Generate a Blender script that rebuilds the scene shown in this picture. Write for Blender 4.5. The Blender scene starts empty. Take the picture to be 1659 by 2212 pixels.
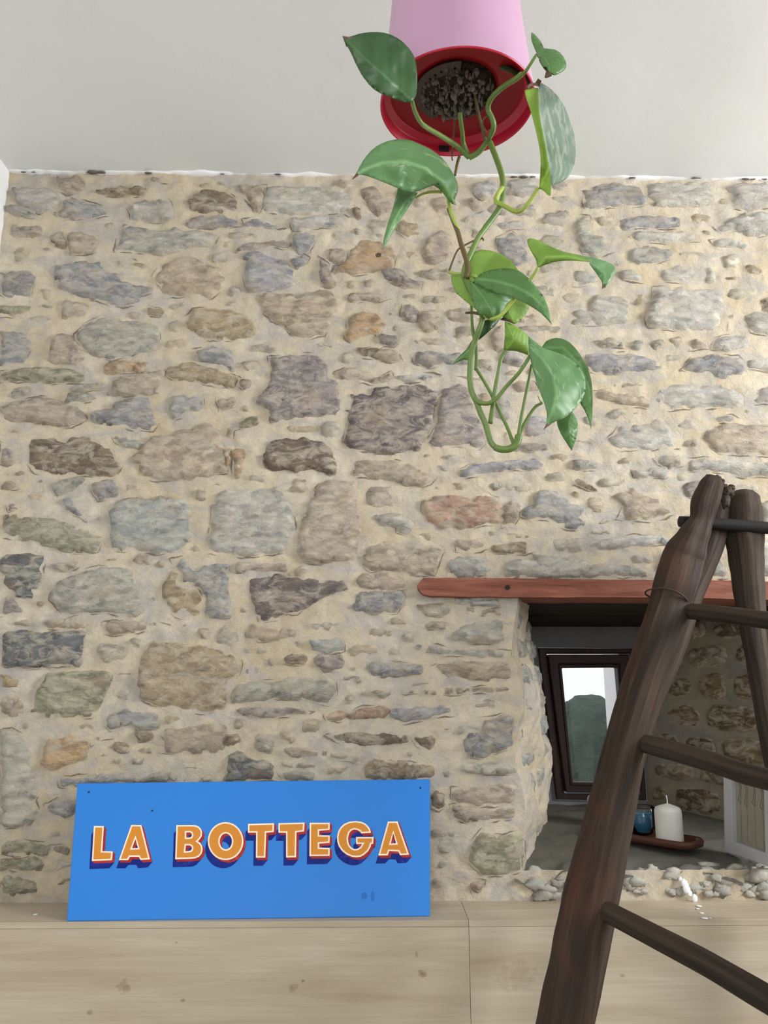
import bpy, bmesh, math, random
import numpy as np
from mathutils import Vector, Matrix, noise
from mathutils.geometry import delaunay_2d_cdt

random.seed(7)
SC = bpy.context.scene
COL = SC.collection
# ------------------------------------------------------------------ camera
F_PX = 1650.0
CAM = Vector((0.0, 0.0, 1.5))
PITCH = math.radians(12.4); YAW = math.radians(0.85)
FW = Vector((math.sin(YAW)*math.cos(PITCH), math.cos(YAW)*math.cos(PITCH), math.sin(PITCH)))
RT = Vector((math.cos(YAW), -math.sin(YAW), 0.0))
UP = RT.cross(FW)
cd = bpy.data.cameras.new('camera'); cam = bpy.data.objects.new('camera', cd); COL.objects.link(cam)
cd.sensor_fit = 'VERTICAL'; cd.sensor_height = 36.0; cd.lens = 36.0*F_PX/2212.0
cd.clip_start = 0.02
m = Matrix((RT, UP, -FW)).transposed().to_4x4(); m.translation = CAM
cam.matrix_world = m
SC.camera = cam
# ------------------------------------------------------------------ world, lights, exposure
w = bpy.data.worlds.new('world'); SC.world = w; w.use_nodes = True
bg = w.node_tree.nodes['Background']
bg.inputs['Color'].default_value = (0.93, 0.96, 1.0, 1); bg.inputs['Strength'].default_value = 1.1
def area(name, loc, target, sx, sy, power, col):
    l = bpy.data.lights.new(name, 'AREA'); l.shape = 'RECTANGLE'; l.size = sx; l.size_y = sy
    l.energy = power; l.color = col
    o = bpy.data.objects.new(name, l); COL.objects.link(o); o.location = loc
    o.rotation_euler = (Vector(target)-Vector(loc)).to_track_quat('-Z', 'Y').to_euler()
    return o
area('window_light', (2.38, 0.35, 2.15), (0.35, 1.5, 2.1), 0.95, 0.70, 58, (0.96, 0.98, 1.0))
area('rear_fill_light', (-0.1, -2.5, 2.10), (0.1, 1.0, 2.5), 1.6, 0.7, 31, (0.97, 0.99, 1.0))  # added fill lamp behind the camera, tilted up to brighten the ceiling
SC.view_settings.view_transform = 'Standard'; SC.view_settings.look = 'None'
SC.view_settings.exposure = 0.0; SC.view_settings.gamma = 1.0; SC.view_settings.use_curve_mapping = False

# ------------------------------------------------------------------ geometry helpers
def ray(px, py):
    return FW + RT*((px-829.5)/F_PX) + UP*((1106.0-py)/F_PX)
def onY(px, py, Y):
    r = ray(px, py); return CAM + r*((Y-CAM.y)/r.y)
def onZ(px, py, Z):
    r = ray(px, py); return CAM + r*((Z-CAM.z)/r.z)
def srgb(c):
    return tuple(((v/255.0)/12.92 if v/255.0 <= 0.04045 else (((v/255.0)+0.055)/1.055)**2.4) for v in c)
def mesh_obj(name, verts, faces, mat=None, parent=None, smooth=True, uv=None):
    me = bpy.data.meshes.new(name)
    me.from_pydata([tuple(v) for v in verts], [], faces)
    if smooth: me.polygons.foreach_set('use_smooth', [True]*len(me.polygons))
    if uv is not None:
        l = me.uv_layers.new(name='UVMap')
        for lp in me.loops: l.data[lp.index].uv = uv[lp.vertex_index]
    me.update()
    o = bpy.data.objects.new(name, me); COL.objects.link(o)
    if mat is not None:
        for x in (mat if isinstance(mat, (list, tuple)) else [mat]): me.materials.append(x)
    if parent is not None: o.parent = parent
    return o
def bm_obj(name, bm, mat=None, parent=None, smooth=False):
    bmesh.ops.recalc_face_normals(bm, faces=bm.faces)
    me = bpy.data.meshes.new(name); bm.to_mesh(me); bm.free()
    if smooth: me.polygons.foreach_set('use_smooth', [True]*len(me.polygons))
    o = bpy.data.objects.new(name, me); COL.objects.link(o)
    if mat is not None:
        for x in (mat if isinstance(mat, (list, tuple)) else [mat]): me.materials.append(x)
    if parent is not None: o.parent = parent
    return o
def empty(name, loc=(0, 0, 0)):
    o = bpy.data.objects.new(name, None); COL.objects.link(o); o.location = loc; o.empty_display_size = .05
    return o
def tag(o, label=None, cat=None, group=None, kind=None):
    if label: o['label'] = label
    if cat: o['category'] = cat
    if group: o['group'] = group
    if kind: o['kind'] = kind
    return o
def setparent(o, p):
    o.parent = p; o.matrix_parent_inverse = Matrix.Translation(-Vector(p.location))
    return o
def add_box(bm, x0, x1, y0, y1, z0, z1, bevel=0.0):
    vs = [bm.verts.new((x, y, z)) for x in (x0, x1) for y in (y0, y1) for z in (z0, z1)]
    fs = [(0,1,3,2),(4,6,7,5),(0,4,5,1),(2,3,7,6),(0,2,6,4),(1,5,7,3)]
    faces = [bm.faces.new([vs[i] for i in f]) for f in fs]
    if bevel > 0:
        es = list({e for f in faces for e in f.edges})
        bmesh.ops.bevel(bm, geom=es, offset=bevel, segments=2, affect='EDGES', profile=0.5)
def inpoly(x, y, poly):
    c = False; n = len(poly); j = n-1
    for i in range(n):
        xi, yi = poly[i]; xj, yj = poly[j]
        if (yi > y) != (yj > y) and x < (xj-xi)*(y-yi)/(yj-yi)+xi: c = not c
        j = i
    return c
def edge_dist(x, y, poly):
    best = 1e9; n = len(poly)
    for i in range(n):
        ax, ay = poly[i]; bx, by = poly[(i+1) % n]
        dx, dy = bx-ax, by-ay; L = dx*dx+dy*dy
        t = 0 if L == 0 else max(0, min(1, ((x-ax)*dx+(y-ay)*dy)/L))
        d = (x-ax-t*dx)**2+(y-ay-t*dy)**2
        if d < best: best = d
    return math.sqrt(best)
def densify(poly, step, jit=0.0, seed=0.0):
    out = []; n = len(poly)
    for i in range(n):
        a = poly[i]; b = poly[(i+1) % n]
        L = math.hypot(b[0]-a[0], b[1]-a[1]); k = max(1, int(round(L/step)))
        for q in range(k):
            t = q/k; x = a[0]+(b[0]-a[0])*t; y = a[1]+(b[1]-a[1])*t
            if jit:
                v = noise.noise_vector(Vector((x/step*.45, y/step*.45, seed)))
                x += v.x*jit; y += v.y*jit
            out.append((x, y))
    return out
def triangulate(loops, pts=()):
    vs, ed = [], []
    for lp in loops:
        b = len(vs); vs += [Vector(p) for p in lp]
        ed += [(b+i, b+(i+1) % len(lp)) for i in range(len(lp))]
    vs += [Vector(p) for p in pts]
    r = delaunay_2d_cdt(vs, ed, [], 0, 1e-7)
    V = [(v[0], v[1]) for v in r[0]]; Fs = []
    for f in r[2]:
        cx = sum(V[i][0] for i in f)/3; cy = sum(V[i][1] for i in f)/3
        ins = False
        for lp in loops:
            if inpoly(cx, cy, lp): ins = not ins
        if ins: Fs.append(list(f))
    return V, Fs
# numpy value noise
_rs = np.random.RandomState(3); _T = _rs.rand(256, 256)
def vnoise(x, y):
    xi = np.floor(x).astype(int); yi = np.floor(y).astype(int)
    fx = x-xi; fy = y-yi; fx = fx*fx*(3-2*fx); fy = fy*fy*(3-2*fy)
    a = _T[xi % 256, yi % 256]; b = _T[(xi+1) % 256, yi % 256]
    c = _T[xi % 256, (yi+1) % 256]; d = _T[(xi+1) % 256, (yi+1) % 256]
    return (a*(1-fx)+b*fx)*(1-fy)+(c*(1-fx)+d*fx)*fy-0.5
def fbm(x, y, f0, octs=4):
    s = 0; a = 1.0
    for k in range(octs):
        s = s+a*vnoise(x*f0+17.3*k, y*f0+5.1*k); a *= .5; f0 *= 2.1
    return s

# ------------------------------------------------------------------ materials
def newmat(name):
    m = bpy.data.materials.new(name); m.use_nodes = True
    nt = m.node_tree; b = nt.nodes['Principled BSDF']
    return m, nt, b
def N(nt, t, **kw):
    n = nt.nodes.new(t)
    for k, v in kw.items(): setattr(n, k, v)
    return n
def coords(nt, scale=(1, 1, 1), kind='Object', loc=(0, 0, 0)):
    tc = N(nt, 'ShaderNodeTexCoord'); mp = N(nt, 'ShaderNodeMapping')
    mp.inputs['Scale'].default_value = scale; mp.inputs['Location'].default_value = loc
    nt.links.new(tc.outputs[kind], mp.inputs['Vector']); return mp.outputs['Vector']
def tnoise(nt, vec, scale, detail=5, rough=.55, dist=0):
    n = N(nt, 'ShaderNodeTexNoise'); n.inputs['Scale'].default_value = scale
    n.inputs['Detail'].default_value = detail; n.inputs['Roughness'].default_value = rough
    n.inputs['Distortion'].default_value = dist
    if vec is not None: nt.links.new(vec, n.inputs['Vector'])
    return n.outputs['Fac']
def ramp(nt, fac, stops):
    r = N(nt, 'ShaderNodeValToRGB'); cr = r.color_ramp
    while len(cr.elements) < len(stops): cr.elements.new(.5)
    for e, (p, c) in zip(cr.elements, stops):
        e.position = p; e.color = (*c, 1) if len(c) == 3 else c
    nt.links.new(fac, r.inputs['Fac']); return r.outputs['Color']
def mixc(nt, fac, a, b, mode='MIX'):
    n = N(nt, 'ShaderNodeMix', data_type='RGBA', blend_type=mode)
    for s, v in ((n.inputs['Factor'], fac), (n.inputs['A'], a), (n.inputs['B'], b)):
        if hasattr(v, 'is_linked') or hasattr(v, 'links'): nt.links.new(v, s)
        elif isinstance(v, (int, float)): s.default_value = v
        else: s.default_value = (*v, 1) if len(v) == 3 else v
    return n.outputs['Result']
def bump(nt, b, h, strength=.5, dist=.002, prev=None):
    n = N(nt, 'ShaderNodeBump'); n.inputs['Strength'].default_value = strength
    n.inputs['Distance'].default_value = dist; nt.links.new(h, n.inputs['Height'])
    if prev is not None: nt.links.new(prev, n.inputs['Normal'])
    nt.links.new(n.outputs['Normal'], b.inputs['Normal']); return n.outputs['Normal']
def simple(name, col, rough=.6, var=.12, scale=40, bmp=.15, bd=.001, spec=.3, stretch=(1, 1, 1)):
    m, nt, b = newmat(name); v = coords(nt, stretch)
    f = tnoise(nt, v, scale)
    c = mixc(nt, f, tuple(x*(1-var) for x in col), tuple(min(1, x*(1+var)) for x in col))
    nt.links.new(c, b.inputs['Base Color']); b.inputs['Roughness'].default_value = rough
    b.inputs['Specular IOR Level'].default_value = spec
    bump(nt, b, tnoise(nt, v, scale*3, 3), bmp, bd)
    return m
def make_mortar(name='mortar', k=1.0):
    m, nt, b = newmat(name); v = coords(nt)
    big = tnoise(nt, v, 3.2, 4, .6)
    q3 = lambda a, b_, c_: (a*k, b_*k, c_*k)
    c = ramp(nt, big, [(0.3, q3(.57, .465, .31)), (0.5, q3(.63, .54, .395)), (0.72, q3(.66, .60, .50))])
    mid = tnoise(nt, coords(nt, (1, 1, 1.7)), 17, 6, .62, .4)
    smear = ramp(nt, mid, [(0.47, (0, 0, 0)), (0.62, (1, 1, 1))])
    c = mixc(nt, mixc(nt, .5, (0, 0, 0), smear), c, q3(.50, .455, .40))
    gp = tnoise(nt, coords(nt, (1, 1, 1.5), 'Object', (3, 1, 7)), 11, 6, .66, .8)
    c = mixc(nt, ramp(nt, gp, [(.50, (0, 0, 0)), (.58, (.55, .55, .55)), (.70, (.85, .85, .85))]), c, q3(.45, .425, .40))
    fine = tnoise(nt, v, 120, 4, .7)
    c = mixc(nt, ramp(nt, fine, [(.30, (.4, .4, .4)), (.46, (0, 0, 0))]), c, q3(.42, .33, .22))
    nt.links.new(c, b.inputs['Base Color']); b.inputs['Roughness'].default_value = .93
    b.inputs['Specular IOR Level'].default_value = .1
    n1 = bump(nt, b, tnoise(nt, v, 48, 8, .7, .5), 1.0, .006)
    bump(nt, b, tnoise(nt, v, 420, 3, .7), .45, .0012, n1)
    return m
def make_stone():
    m, nt, b = newmat('stone')
    oi = N(nt, 'ShaderNodeObjectInfo')
    tc = N(nt, 'ShaderNodeTexCoord'); add = N(nt, 'ShaderNodeVectorMath', operation='ADD')
    mul = N(nt, 'ShaderNodeMath', operation='MULTIPLY'); mul.inputs[1].default_value = 37.0
    nt.links.new(oi.outputs['Random'], mul.inputs[0])
    nt.links.new(tc.outputs['Object'], add.inputs[0]); nt.links.new(mul.outputs[0], add.inputs[1])
    mp = N(nt, 'ShaderNodeMapping'); mp.inputs['Scale'].default_value = (1, 1, 1.9)
    nt.links.new(add.outputs[0], mp.inputs['Vector']); v = mp.outputs['Vector']
    f1 = tnoise(nt, v, 22, 6, .66, .6)
    k = ramp(nt, f1, [(.26, (.50, .49, .48)), (.44, (.88, .88, .89)), (.58, (1.06, 1.05, 1.03)), (.76, (1.32, 1.30, 1.25))])
    dv = N(nt, 'ShaderNodeVectorMath', operation='ADD'); nz = N(nt, 'ShaderNodeTexNoise'); nz.inputs['Scale'].default_value = 30; nt.links.new(v, nz.inputs['Vector'])
    sc_ = N(nt, 'ShaderNodeVectorMath', operation='SCALE'); sc_.inputs['Scale'].default_value = .035; nt.links.new(nz.outputs['Color'], sc_.inputs[0])
    nt.links.new(v, dv.inputs[0]); nt.links.new(sc_.outputs[0], dv.inputs[1])
    vo = N(nt, 'ShaderNodeTexVoronoi'); vo.inputs['Scale'].default_value = 48; nt.links.new(dv.outputs[0], vo.inputs['Vector'])
    bw = N(nt, 'ShaderNodeRGBToBW'); nt.links.new(vo.outputs['Color'], bw.inputs[0])
    k = mixc(nt, 1.0, k, ramp(nt, bw.outputs[0], [(.2, (.80, .80, .80)), (.5, (1, 1, 1)), (.8, (1.16, 1.15, 1.13))]), 'MULTIPLY')
    c = mixc(nt, 1.0, oi.outputs['Color'], k, 'MULTIPLY')
    f2 = tnoise(nt, v, 24, 6, .72, 1.1)
    dust = ramp(nt, f2, [(.46, (0, 0, 0)), (.53, (.40, .40, .40)), (.66, (.78, .78, .78))])
    c = mixc(nt, dust, c, (.59, .525, .42))
    f4 = tnoise(nt, v, 13, 3, .5, .3)
    c = mixc(nt, ramp(nt, f4, [(.56, (0, 0, 0)), (.7, (.35, .35, .35))]), c, (.45, .33, .21))
    at = N(nt, 'ShaderNodeAttribute', attribute_name='edge')
    em = N(nt, 'ShaderNodeMath', operation='MULTIPLY_ADD'); nt.links.new(tnoise(nt, v, 55, 5, .7, .6), em.inputs[0]); em.inputs[1].default_value = 1.5; nt.links.new(at.outputs['Fac'], em.inputs[2])
    c = mixc(nt, ramp(nt, em.outputs[0], [(.62, (.95, .95, .95)), (.80, (.6, .6, .6)), (1.0, (0, 0, 0))]), c, (.59, .495, .35))
    f3 = tnoise(nt, v, 130, 3, .6)
    c = mixc(nt, ramp(nt, f3, [(.70, (0, 0, 0)), (.76, (.7, .7, .7))]), c, (.80, .78, .74))
    nt.links.new(c, b.inputs['Base Color']); b.inputs['Roughness'].default_value = .82
    b.inputs['Specular IOR Level'].default_value = .2
    n0 = bump(nt, b, bw.outputs[0], .7, .0035)
    n1 = bump(nt, b, tnoise(nt, v, 42, 7, .7, .8), 1.0, .007, n0)
    bump(nt, b, tnoise(nt, v, 190, 4, .7), .55, .0018, n1)
    return m
def make_plaster(name, col=(.80, .805, .80)):
    m, nt, b = newmat(name); v = coords(nt)
    c = mixc(nt, tnoise(nt, v, 2.5, 3), tuple(x*.97 for x in col), tuple(min(1, x*1.03) for x in col))
    nt.links.new(c, b.inputs['Base Color']); b.inputs['Roughness'].default_value = .8
    b.inputs['Specular IOR Level'].default_value = .15
    n1 = bump(nt, b, tnoise(nt, v, 14, 5, .6), .25, .004)
    bump(nt, b, tnoise(nt, v, 90, 3, .6), .12, .0015, n1)
    return m
def make_wood(name, dark, mid, light, rough=.7, sc=(6, 40, 40), bmp=.5, red=None):
    m, nt, b = newmat(name); v = coords(nt, sc, 'UV' if sc[2] == 0 else 'Object')
    f = tnoise(nt, v, 1.0, 6, .65, .6)
    c = ramp(nt, f, [(.28, dark), (.5, mid), (.74, light)])
    if red:
        v2 = coords(nt); c = mixc(nt, ramp(nt, tnoise(nt, v2, 9, 4, .6, .5), [(.54, (0, 0, 0)), (.70, (.7, .7, .7))]), c, red)
    nt.links.new(c, b.inputs['Base Color']); b.inputs['Roughness'].default_value = rough
    b.inputs['Specular IOR Level'].default_value = .25
    bump(nt, b, f, bmp, .004)
    return m
def make_leaf(name, c1, c2, pale, amt, rough=.35, coat=.0):
    m, nt, b = newmat(name); uvv = coords(nt, (1, 1, 1), 'UV')
    v3 = coords(nt)
    f = tnoise(nt, v3, 18, 3)
    c = mixc(nt, f, c1, c2)
    vs = coords(nt, (3, 16, 1), 'UV')
    s = tnoise(nt, vs, 1.6, 4, .6, .8)
    c = mixc(nt, ramp(nt, s, [(.63-.22*amt, (0, 0, 0)), (.74-.22*amt, (.85, .85, .85))]), c, pale)
    # midrib: |v| small is paler
    sep = N(nt, 'ShaderNodeSeparateXYZ'); nt.links.new(uvv, sep.inputs[0])
    ab = N(nt, 'ShaderNodeMath', operation='ABSOLUTE'); nt.links.new(sep.outputs[1], ab.inputs[0])
    mid = ramp(nt, ab.outputs[0], [(0.0, (.55, .55, .55)), (.022, (0, 0, 0))])
    c = mixc(nt, mid, c, tuple(min(1, x*1.6+.03) for x in c2))
    nt.links.new(c, b.inputs['Base Color']); b.inputs['Roughness'].default_value = rough
    b.inputs['Specular IOR Level'].default_value = .5
    b.inputs['Subsurface Weight'].default_value = .0
    # translucency
    tr = N(nt, 'ShaderNodeBsdfTranslucent'); nt.links.new(c, tr.inputs['Color'])
    mx = N(nt, 'ShaderNodeMixShader'); mx.inputs[0].default_value = .22
    out = nt.nodes['Material Output']
    nt.links.new(b.outputs[0], mx.inputs[1]); nt.links.new(tr.outputs[0], mx.inputs[2]); nt.links.new(mx.outputs[0], out.inputs[0])
    # side veins: waves in u +|v|
    w1 = N(nt, 'ShaderNodeMath', operation='MULTIPLY_ADD'); nt.links.new(ab.outputs[0], w1.inputs[0]); w1.inputs[1].default_value = -.9; nt.links.new(sep.outputs[0], w1.inputs[2])
    w2 = N(nt, 'ShaderNodeMath', operation='MULTIPLY'); nt.links.new(w1.outputs[0], w2.inputs[0]); w2.inputs[1].default_value = 48
    w3 = N(nt, 'ShaderNodeMath', operation='SINE'); nt.links.new(w2.outputs[0], w3.inputs[0])
    bump(nt, b, w3.outputs[0], .12, .0012)
    return m
M = {}
M['mortar'] = make_mortar(); M['stone'] = make_stone(); M['mortar_shaded'] = make_mortar('shaded_niche_mortar', .52)  # second mortar is the same mix, darkened to carry the niche shade
M['ceiling'] = make_plaster('ceiling_plaster', (.87, .885, .885)); M['plaster'] = make_plaster('white_plaster', (.86, .86, .85))
M['ladder'] = make_wood('old_ladder_wood', (.016, .0095, .006), (.037, .022, .013), (.072, .045, .029), .62, (1.4, 16, 0), 1.0, (.080, .028, .015))
M['ladder_grey'] = make_wood('weathered_ladder_wood', (.024, .017, .012), (.052, .036, .025), (.095, .070, .050), .7, (1.4, 14, 0), .8)
M['rung'] = make_wood('dark_rung_wood', (.013, .009, .006), (.030, .020, .013), (.066, .043, .027), .6, (1.2, 10, 0), .7)
M['lintel'] = make_wood('lintel_wood', (.13, .042, .026), (.24, .085, .055), (.36, .15, .10), .75, (7, 60, 60), .8)
M['darkboard'] = make_wood('dark_roof_board', (.012, .009, .007), (.022, .015, .012), (.04, .028, .02), .8, (5, 40, 40), .6)  # near-black brown wood, same tone on every roof board
M['frame'] = make_wood('window_wood', (.012, .006, .005), (.026, .012, .009), (.042, .020, .015), .5, (30, 30, 5), .3)
M['white'] = simple('white_paint', (.56, .56, .59), .5, .03)
M['black'] = simple('blackish', (.015, .012, .010), .7)
M['wire'] = simple('rusty_wire', (.05, .03, .02), .6)
M['wax'] = simple('candle_wax', (.70, .69, .64), .45, .03, 30, .08)
M['wick'] = simple('wick', (.75, .73, .66), .9)
M['tray'] = simple('brown_tray', (.085, .032, .020), .4, .25, 20, .2)
M['grey_sill'] = simple('sill_cement', (.135, .128, .108), .92, .28, 9, .8, .006, .1)
M['niche_back'] = simple('niche_cement', (.19, .19, .20), .9, .25, 9, .6, .004, .1)

D = 1.5                     # distance of the stone wall
Z_LEDGE = onY(829.5, 1947, D).z
Y_LEDGE = onZ(829.5, 1989, Z_LEDGE).y
Z_CEIL = onY(829.5, 379, D).z
X_LEFT = onY(20, 372, D).x
X_RIGHT = 2.45
YB = 2.02                   # back of the niche
XA = onY(1121, 1560, D).x   # left arris of the niche
XB = 1.07                   # right arris (outside the frame)
Z_LT = onY(1200, 1290, D).z # underside of lintel
Z_LTB = onY(1250, 1356, YB).z
Z_SF = onY(1400, 1879, D).z # sill front
Z_SB = onY(1290, 1738, YB).z
XR_BACK = onY(1388, 1560, YB).x

# ------------------------------------------------------------------ mortar surface of the wall
root_wall = empty('wall_back', (0, D, 1.5)); tag(root_wall, kind='structure')
VV, FF = [], []
def patch(fn, nu, nv):
    b = len(VV)
    for j in range(nv+1):
        for i in range(nu+1): VV.append(fn(i/nu, j/nv))
    for j in range(nv):
        for i in range(nu):
            a = b+j*(nu+1)+i; FF.append((a, a+1, a+nu+2, a+nu+1))
def relief(x, z):
    x = np.asarray(x); z = np.asarray(z)
    return -(fbm(x+5, z+3, 9, 3)*.005+fbm(x+9, z+1, 45, 4)*.0052)
def arris(z):
    return XA+.008*math.sin(z*31)+.010*float(vnoise(np.array(z*22.0), np.array(3.3)))+ .004*float(vnoise(np.array(z*70.0), np.array(1.3)))
def flat_patch(x0, x1, z0, z1, st=.0065, xf=None):
    nu = max(2, int((x1-x0)/st)); nv = max(2, int((z1-z0)/st)); b = len(VV)
    zz = np.linspace(z0, z1, nv+1)
    for z in zz:
        a0 = xf[0](z) if xf and xf[0] else x0; a1 = xf[1](z) if xf and xf[1] else x1
        xs = np.linspace(a0, a1, nu+1); y = D+relief(xs, np.full_like(xs, z))
        VV.extend([(float(a), float(c), float(z)) for a, c in zip(xs, y)])
    for j in range(nv):
        for i in range(nu):
            a = b+j*(nu+1)+i; FF.append((a, a+1, a+nu+2, a+nu+1))
flat_patch(X_LEFT-.02, XA, Z_LEDGE-.02, Z_CEIL+.02, xf=(None, arris))
flat_patch(XA, XB, Z_LT, Z_CEIL+.02, xf=(arris, None))
flat_patch(XA, XB, Z_LEDGE-.02, Z_SF, xf=(arris, None))
flat_patch(XB, X_RIGHT, Z_LEDGE-.02, Z_CEIL+.02, .012)
mo = mesh_obj('mortar', VV, FF, M['mortar']); setparent(mo, root_wall)

# niche surfaces
def inner_left(z):
    # silhouette of the splayed left jamb
    zt, zm, zb = Z_LTB, onY(1187, 1600, 1.85).z, Z_SB
    if z > zm: t = (z-zm)/(zt-zm); px = 1188-26*t**1.3
    else: t = (zm-z)/(zm-zb); px = 1188-24*t**1.2
    return (px-829.5)/F_PX*1.85*1.0+.028*0+0.0
X188 = onY(1187, 1600, 1.85).x
def inner_left(z):
    zm = onY(1187, 1600, 1.85).z
    t = min(1.2, abs(z-zm)/.22)
    return X188-.030*t**1.4
VV, FF = [], []
def jl(u, v):
    z0 = Z_SF+(Z_SB-Z_SF)*u-.01; z1 = Z_LT+(Z_LTB-Z_LT)*u+.02
    z = z0+(z1-z0)*v
    a = arris(z); i = inner_left(z)
    if u < .7:
        t = u/.7; x = a+(i-a)*(t**.9); y = D+.35*t
    else:
        t = (u-.7)/.3; x = i-.03*t; y = 1.85+(YB-1.85)*t
    n = float(fbm(np.array(z+3.), np.array(y*1.0), 13, 4))
    if u > 0: x += n*.024*min(1, u*5)
    else: y += float(relief(x, z))
    return (x, y, z)
patch(jl, 60, 90)
def jr(u, v):
    z0 = Z_SF+(Z_SB-Z_SF)*u-.01; z1 = Z_LT+(Z_LTB-Z_LT)*u+.02
    z = z0+(z1-z0)*v
    x = XB+(XR_BACK-XB)*u; y = D+(YB-D)*u
    n = float(fbm(np.array(z+8.), np.array(y*1.3+x), 10, 4))
    k = n*.022*min(1, (1-u)*8+.1)
    return (x-k*.8, y-k*.6, z)
patch(jr, 60, 80)
jm = mesh_obj('niche_mortar', VV, FF, [M['mortar'], M['mortar_shaded']]); [setattr(p_, 'material_index', 1) for p_ in jm.data.polygons[60*90:]]; setparent(jm, root_wall)
# sill
VV, FF = [], []
def sill(u, v):
    xl = XA+(X188-.05-XA)*v; xr = XB+(XR_BACK-XB)*v
    x = xl-.02+(xr+.02-xl+.02)*u; y = D-.004+(YB-D+.004)*v; z = Z_SF+(Z_SB-Z_SF)*v
    n = float(fbm(np.array(x), np.array(y), 16, 4))
    e = max(0, 1-v*7)
    z += n*(.004+.028*e)-.010*e*e; y += float(fbm(np.array(x+7), np.array(y+2), 20, 4))*.018*e
    return (x, y, z)
patch(sill, 150, 70)
so = mesh_obj('sill', VV, FF, M['grey_sill']); setparent(so, root_wall); so['label'] = 'grey cement sill of the wall niche'
# niche back wall round the window
WO = [(1163, 1399), (1374, 1401), (1398, 1730), (1203, 1728)]      # frame outer corners
WM = [(1183, 1412), (1360, 1412), (1384, 1716), (1222, 1714)]      # sash outer
WG = [(1214, 1443), (1334, 1442), (1356, 1692), (1238, 1690)]      # glass
def q(pts, Y): return [onY(px, py, Y) for px, py in pts]
outer = [(X188-.12, YB, Z_LTB+.08), (XR_BACK+.06, YB, Z_LTB+.08), (XR_BACK+.06, YB, Z_SB-.05), (X188-.12, YB, Z_SB-.05)]
inn = q(WO, YB)
bk = mesh_obj('back_mortar', outer+[tuple(p) for p in inn], [(i, (i+1) % 4, 4+(i+1) % 4, 4+i) for i in range(4)], M['niche_back'], smooth=False)
setparent(bk, root_wall)
# outer leaf of masonry so that no light leaks
bm = bmesh.new(); xs = [p.x for p in inn]; zs = [p.z for p in inn]
wx0, wx1, wz0, wz1 = min(xs)-.01, max(xs)+.01, min(zs)-.01, max(zs)+.01
Y0, Y1 = YB+.07, YB+.22
add_box(bm, X_LEFT-.15, wx0, Y0, Y1, 0, Z_CEIL+.1); add_box(bm, wx1, X_RIGHT+.1, Y0, Y1, 0, Z_CEIL+.1)
add_box(bm, wx0, wx1, Y0, Y1, 0, wz0); add_box(bm, wx0, wx1, Y0, Y1, wz1, Z_CEIL+.1)
ow = bm_obj('outer_masonry', bm, M['plaster']); setparent(ow, root_wall)

# ------------------------------------------------------------------ stones, traced one by one (crop origin x, y, scale, outlines)
CAT = {'b': (150,149,151), 'd': (112,114,114), 'g': (164,162,153), 'w': (172,158,142), 'p': (120,111,109), 'o': (176,150,120),
       'r': (172,142,124), 'n': (146,143,124), 'l': (178,175,169), 'k': (136,122,104), 'c': (164,167,165), 'q': (144,136,133),
       'h': (158,142,116), 'e': (122,109,96)}
ST = []
def S(ox, oy, sc, txt):
    for ln in txt.strip().split('\n'):
        cat, rest = ln.split(':'); v = [tuple(float(a) for a in t.split(',')) for t in rest.split()]
        ST.append((cat.strip(), [(ox+x/sc, oy+y/sc) for x, y in v]))
S(0, 370, 3.95, '''
l: 120,150 250,138 400,130 490,180 510,260 460,320 330,350 200,300 130,240
g: 5,300 80,295 170,300 290,330 305,400 200,390 100,365 5,350
k: 800,170 950,150 1100,140 1240,150 1265,200 1100,215 960,205 850,205
b: 520,230 620,240 720,260 880,300 920,380 800,395 640,400 540,400 480,370 540,310
l: 1080,290 1200,265 1330,255 1450,250 1480,330 1500,420 1350,430 1200,425 1130,415
k: 430,570 480,520 555,515 562,670 500,650 440,620
w: 582,520 700,520 800,560 860,620 850,690 700,700 595,710 575,620
g: 1070,470 1300,500 1500,500 1700,500 1850,560 1820,620 1650,640 1500,700 1390,715 1200,690 980,680 1000,600
b: 20,860 150,855 250,855 320,910 280,990 260,1060 150,1075 80,1090 8,1060 8,870
b: 440,800 560,785 720,775 850,780 900,830 980,870 1060,940 1150,970 1300,1000 1290,1030 1180,1050 1200,1130 1050,1150 950,1140 880,1120 830,1090 720,1090 620,1050 490,1000 460,900
n: 8,1150 100,1145 250,1150 320,1170 200,1200 100,1240 8,1235
w: 510,1110 640,1110 760,1140 740,1230 640,1250 520,1260
g: 640,1400 720,1310 880,1240 1000,1270 1130,1280 1260,1300 1350,1330 1355,1420 1320,1500 1230,1530 1100,1560 960,1600 850,1590 770,1570 700,1500
b: 8,1370 100,1370 230,1390 260,1480 230,1560 200,1640 100,1650 8,1650
w: 430,1440 540,1380 610,1410 680,1510 750,1600 640,1640 500,1640 400,1620
w: 1300,900 1400,800 1500,750 1620,720 1750,790 1850,820 1920,900 1900,1000 1800,1080 1650,1060 1450,1070 1390,1010
k: 1250,1150 1350,1170 1470,1220 1400,1240 1280,1220
n: 330,610 430,660 420,695 350,650
w: 1110,740 1180,790 1300,810 1180,840 1130,800
w: 1230,50 1400,60 1420,100 1300,95
w: 490,60 700,55 740,140 600,190 500,170
''')
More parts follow.
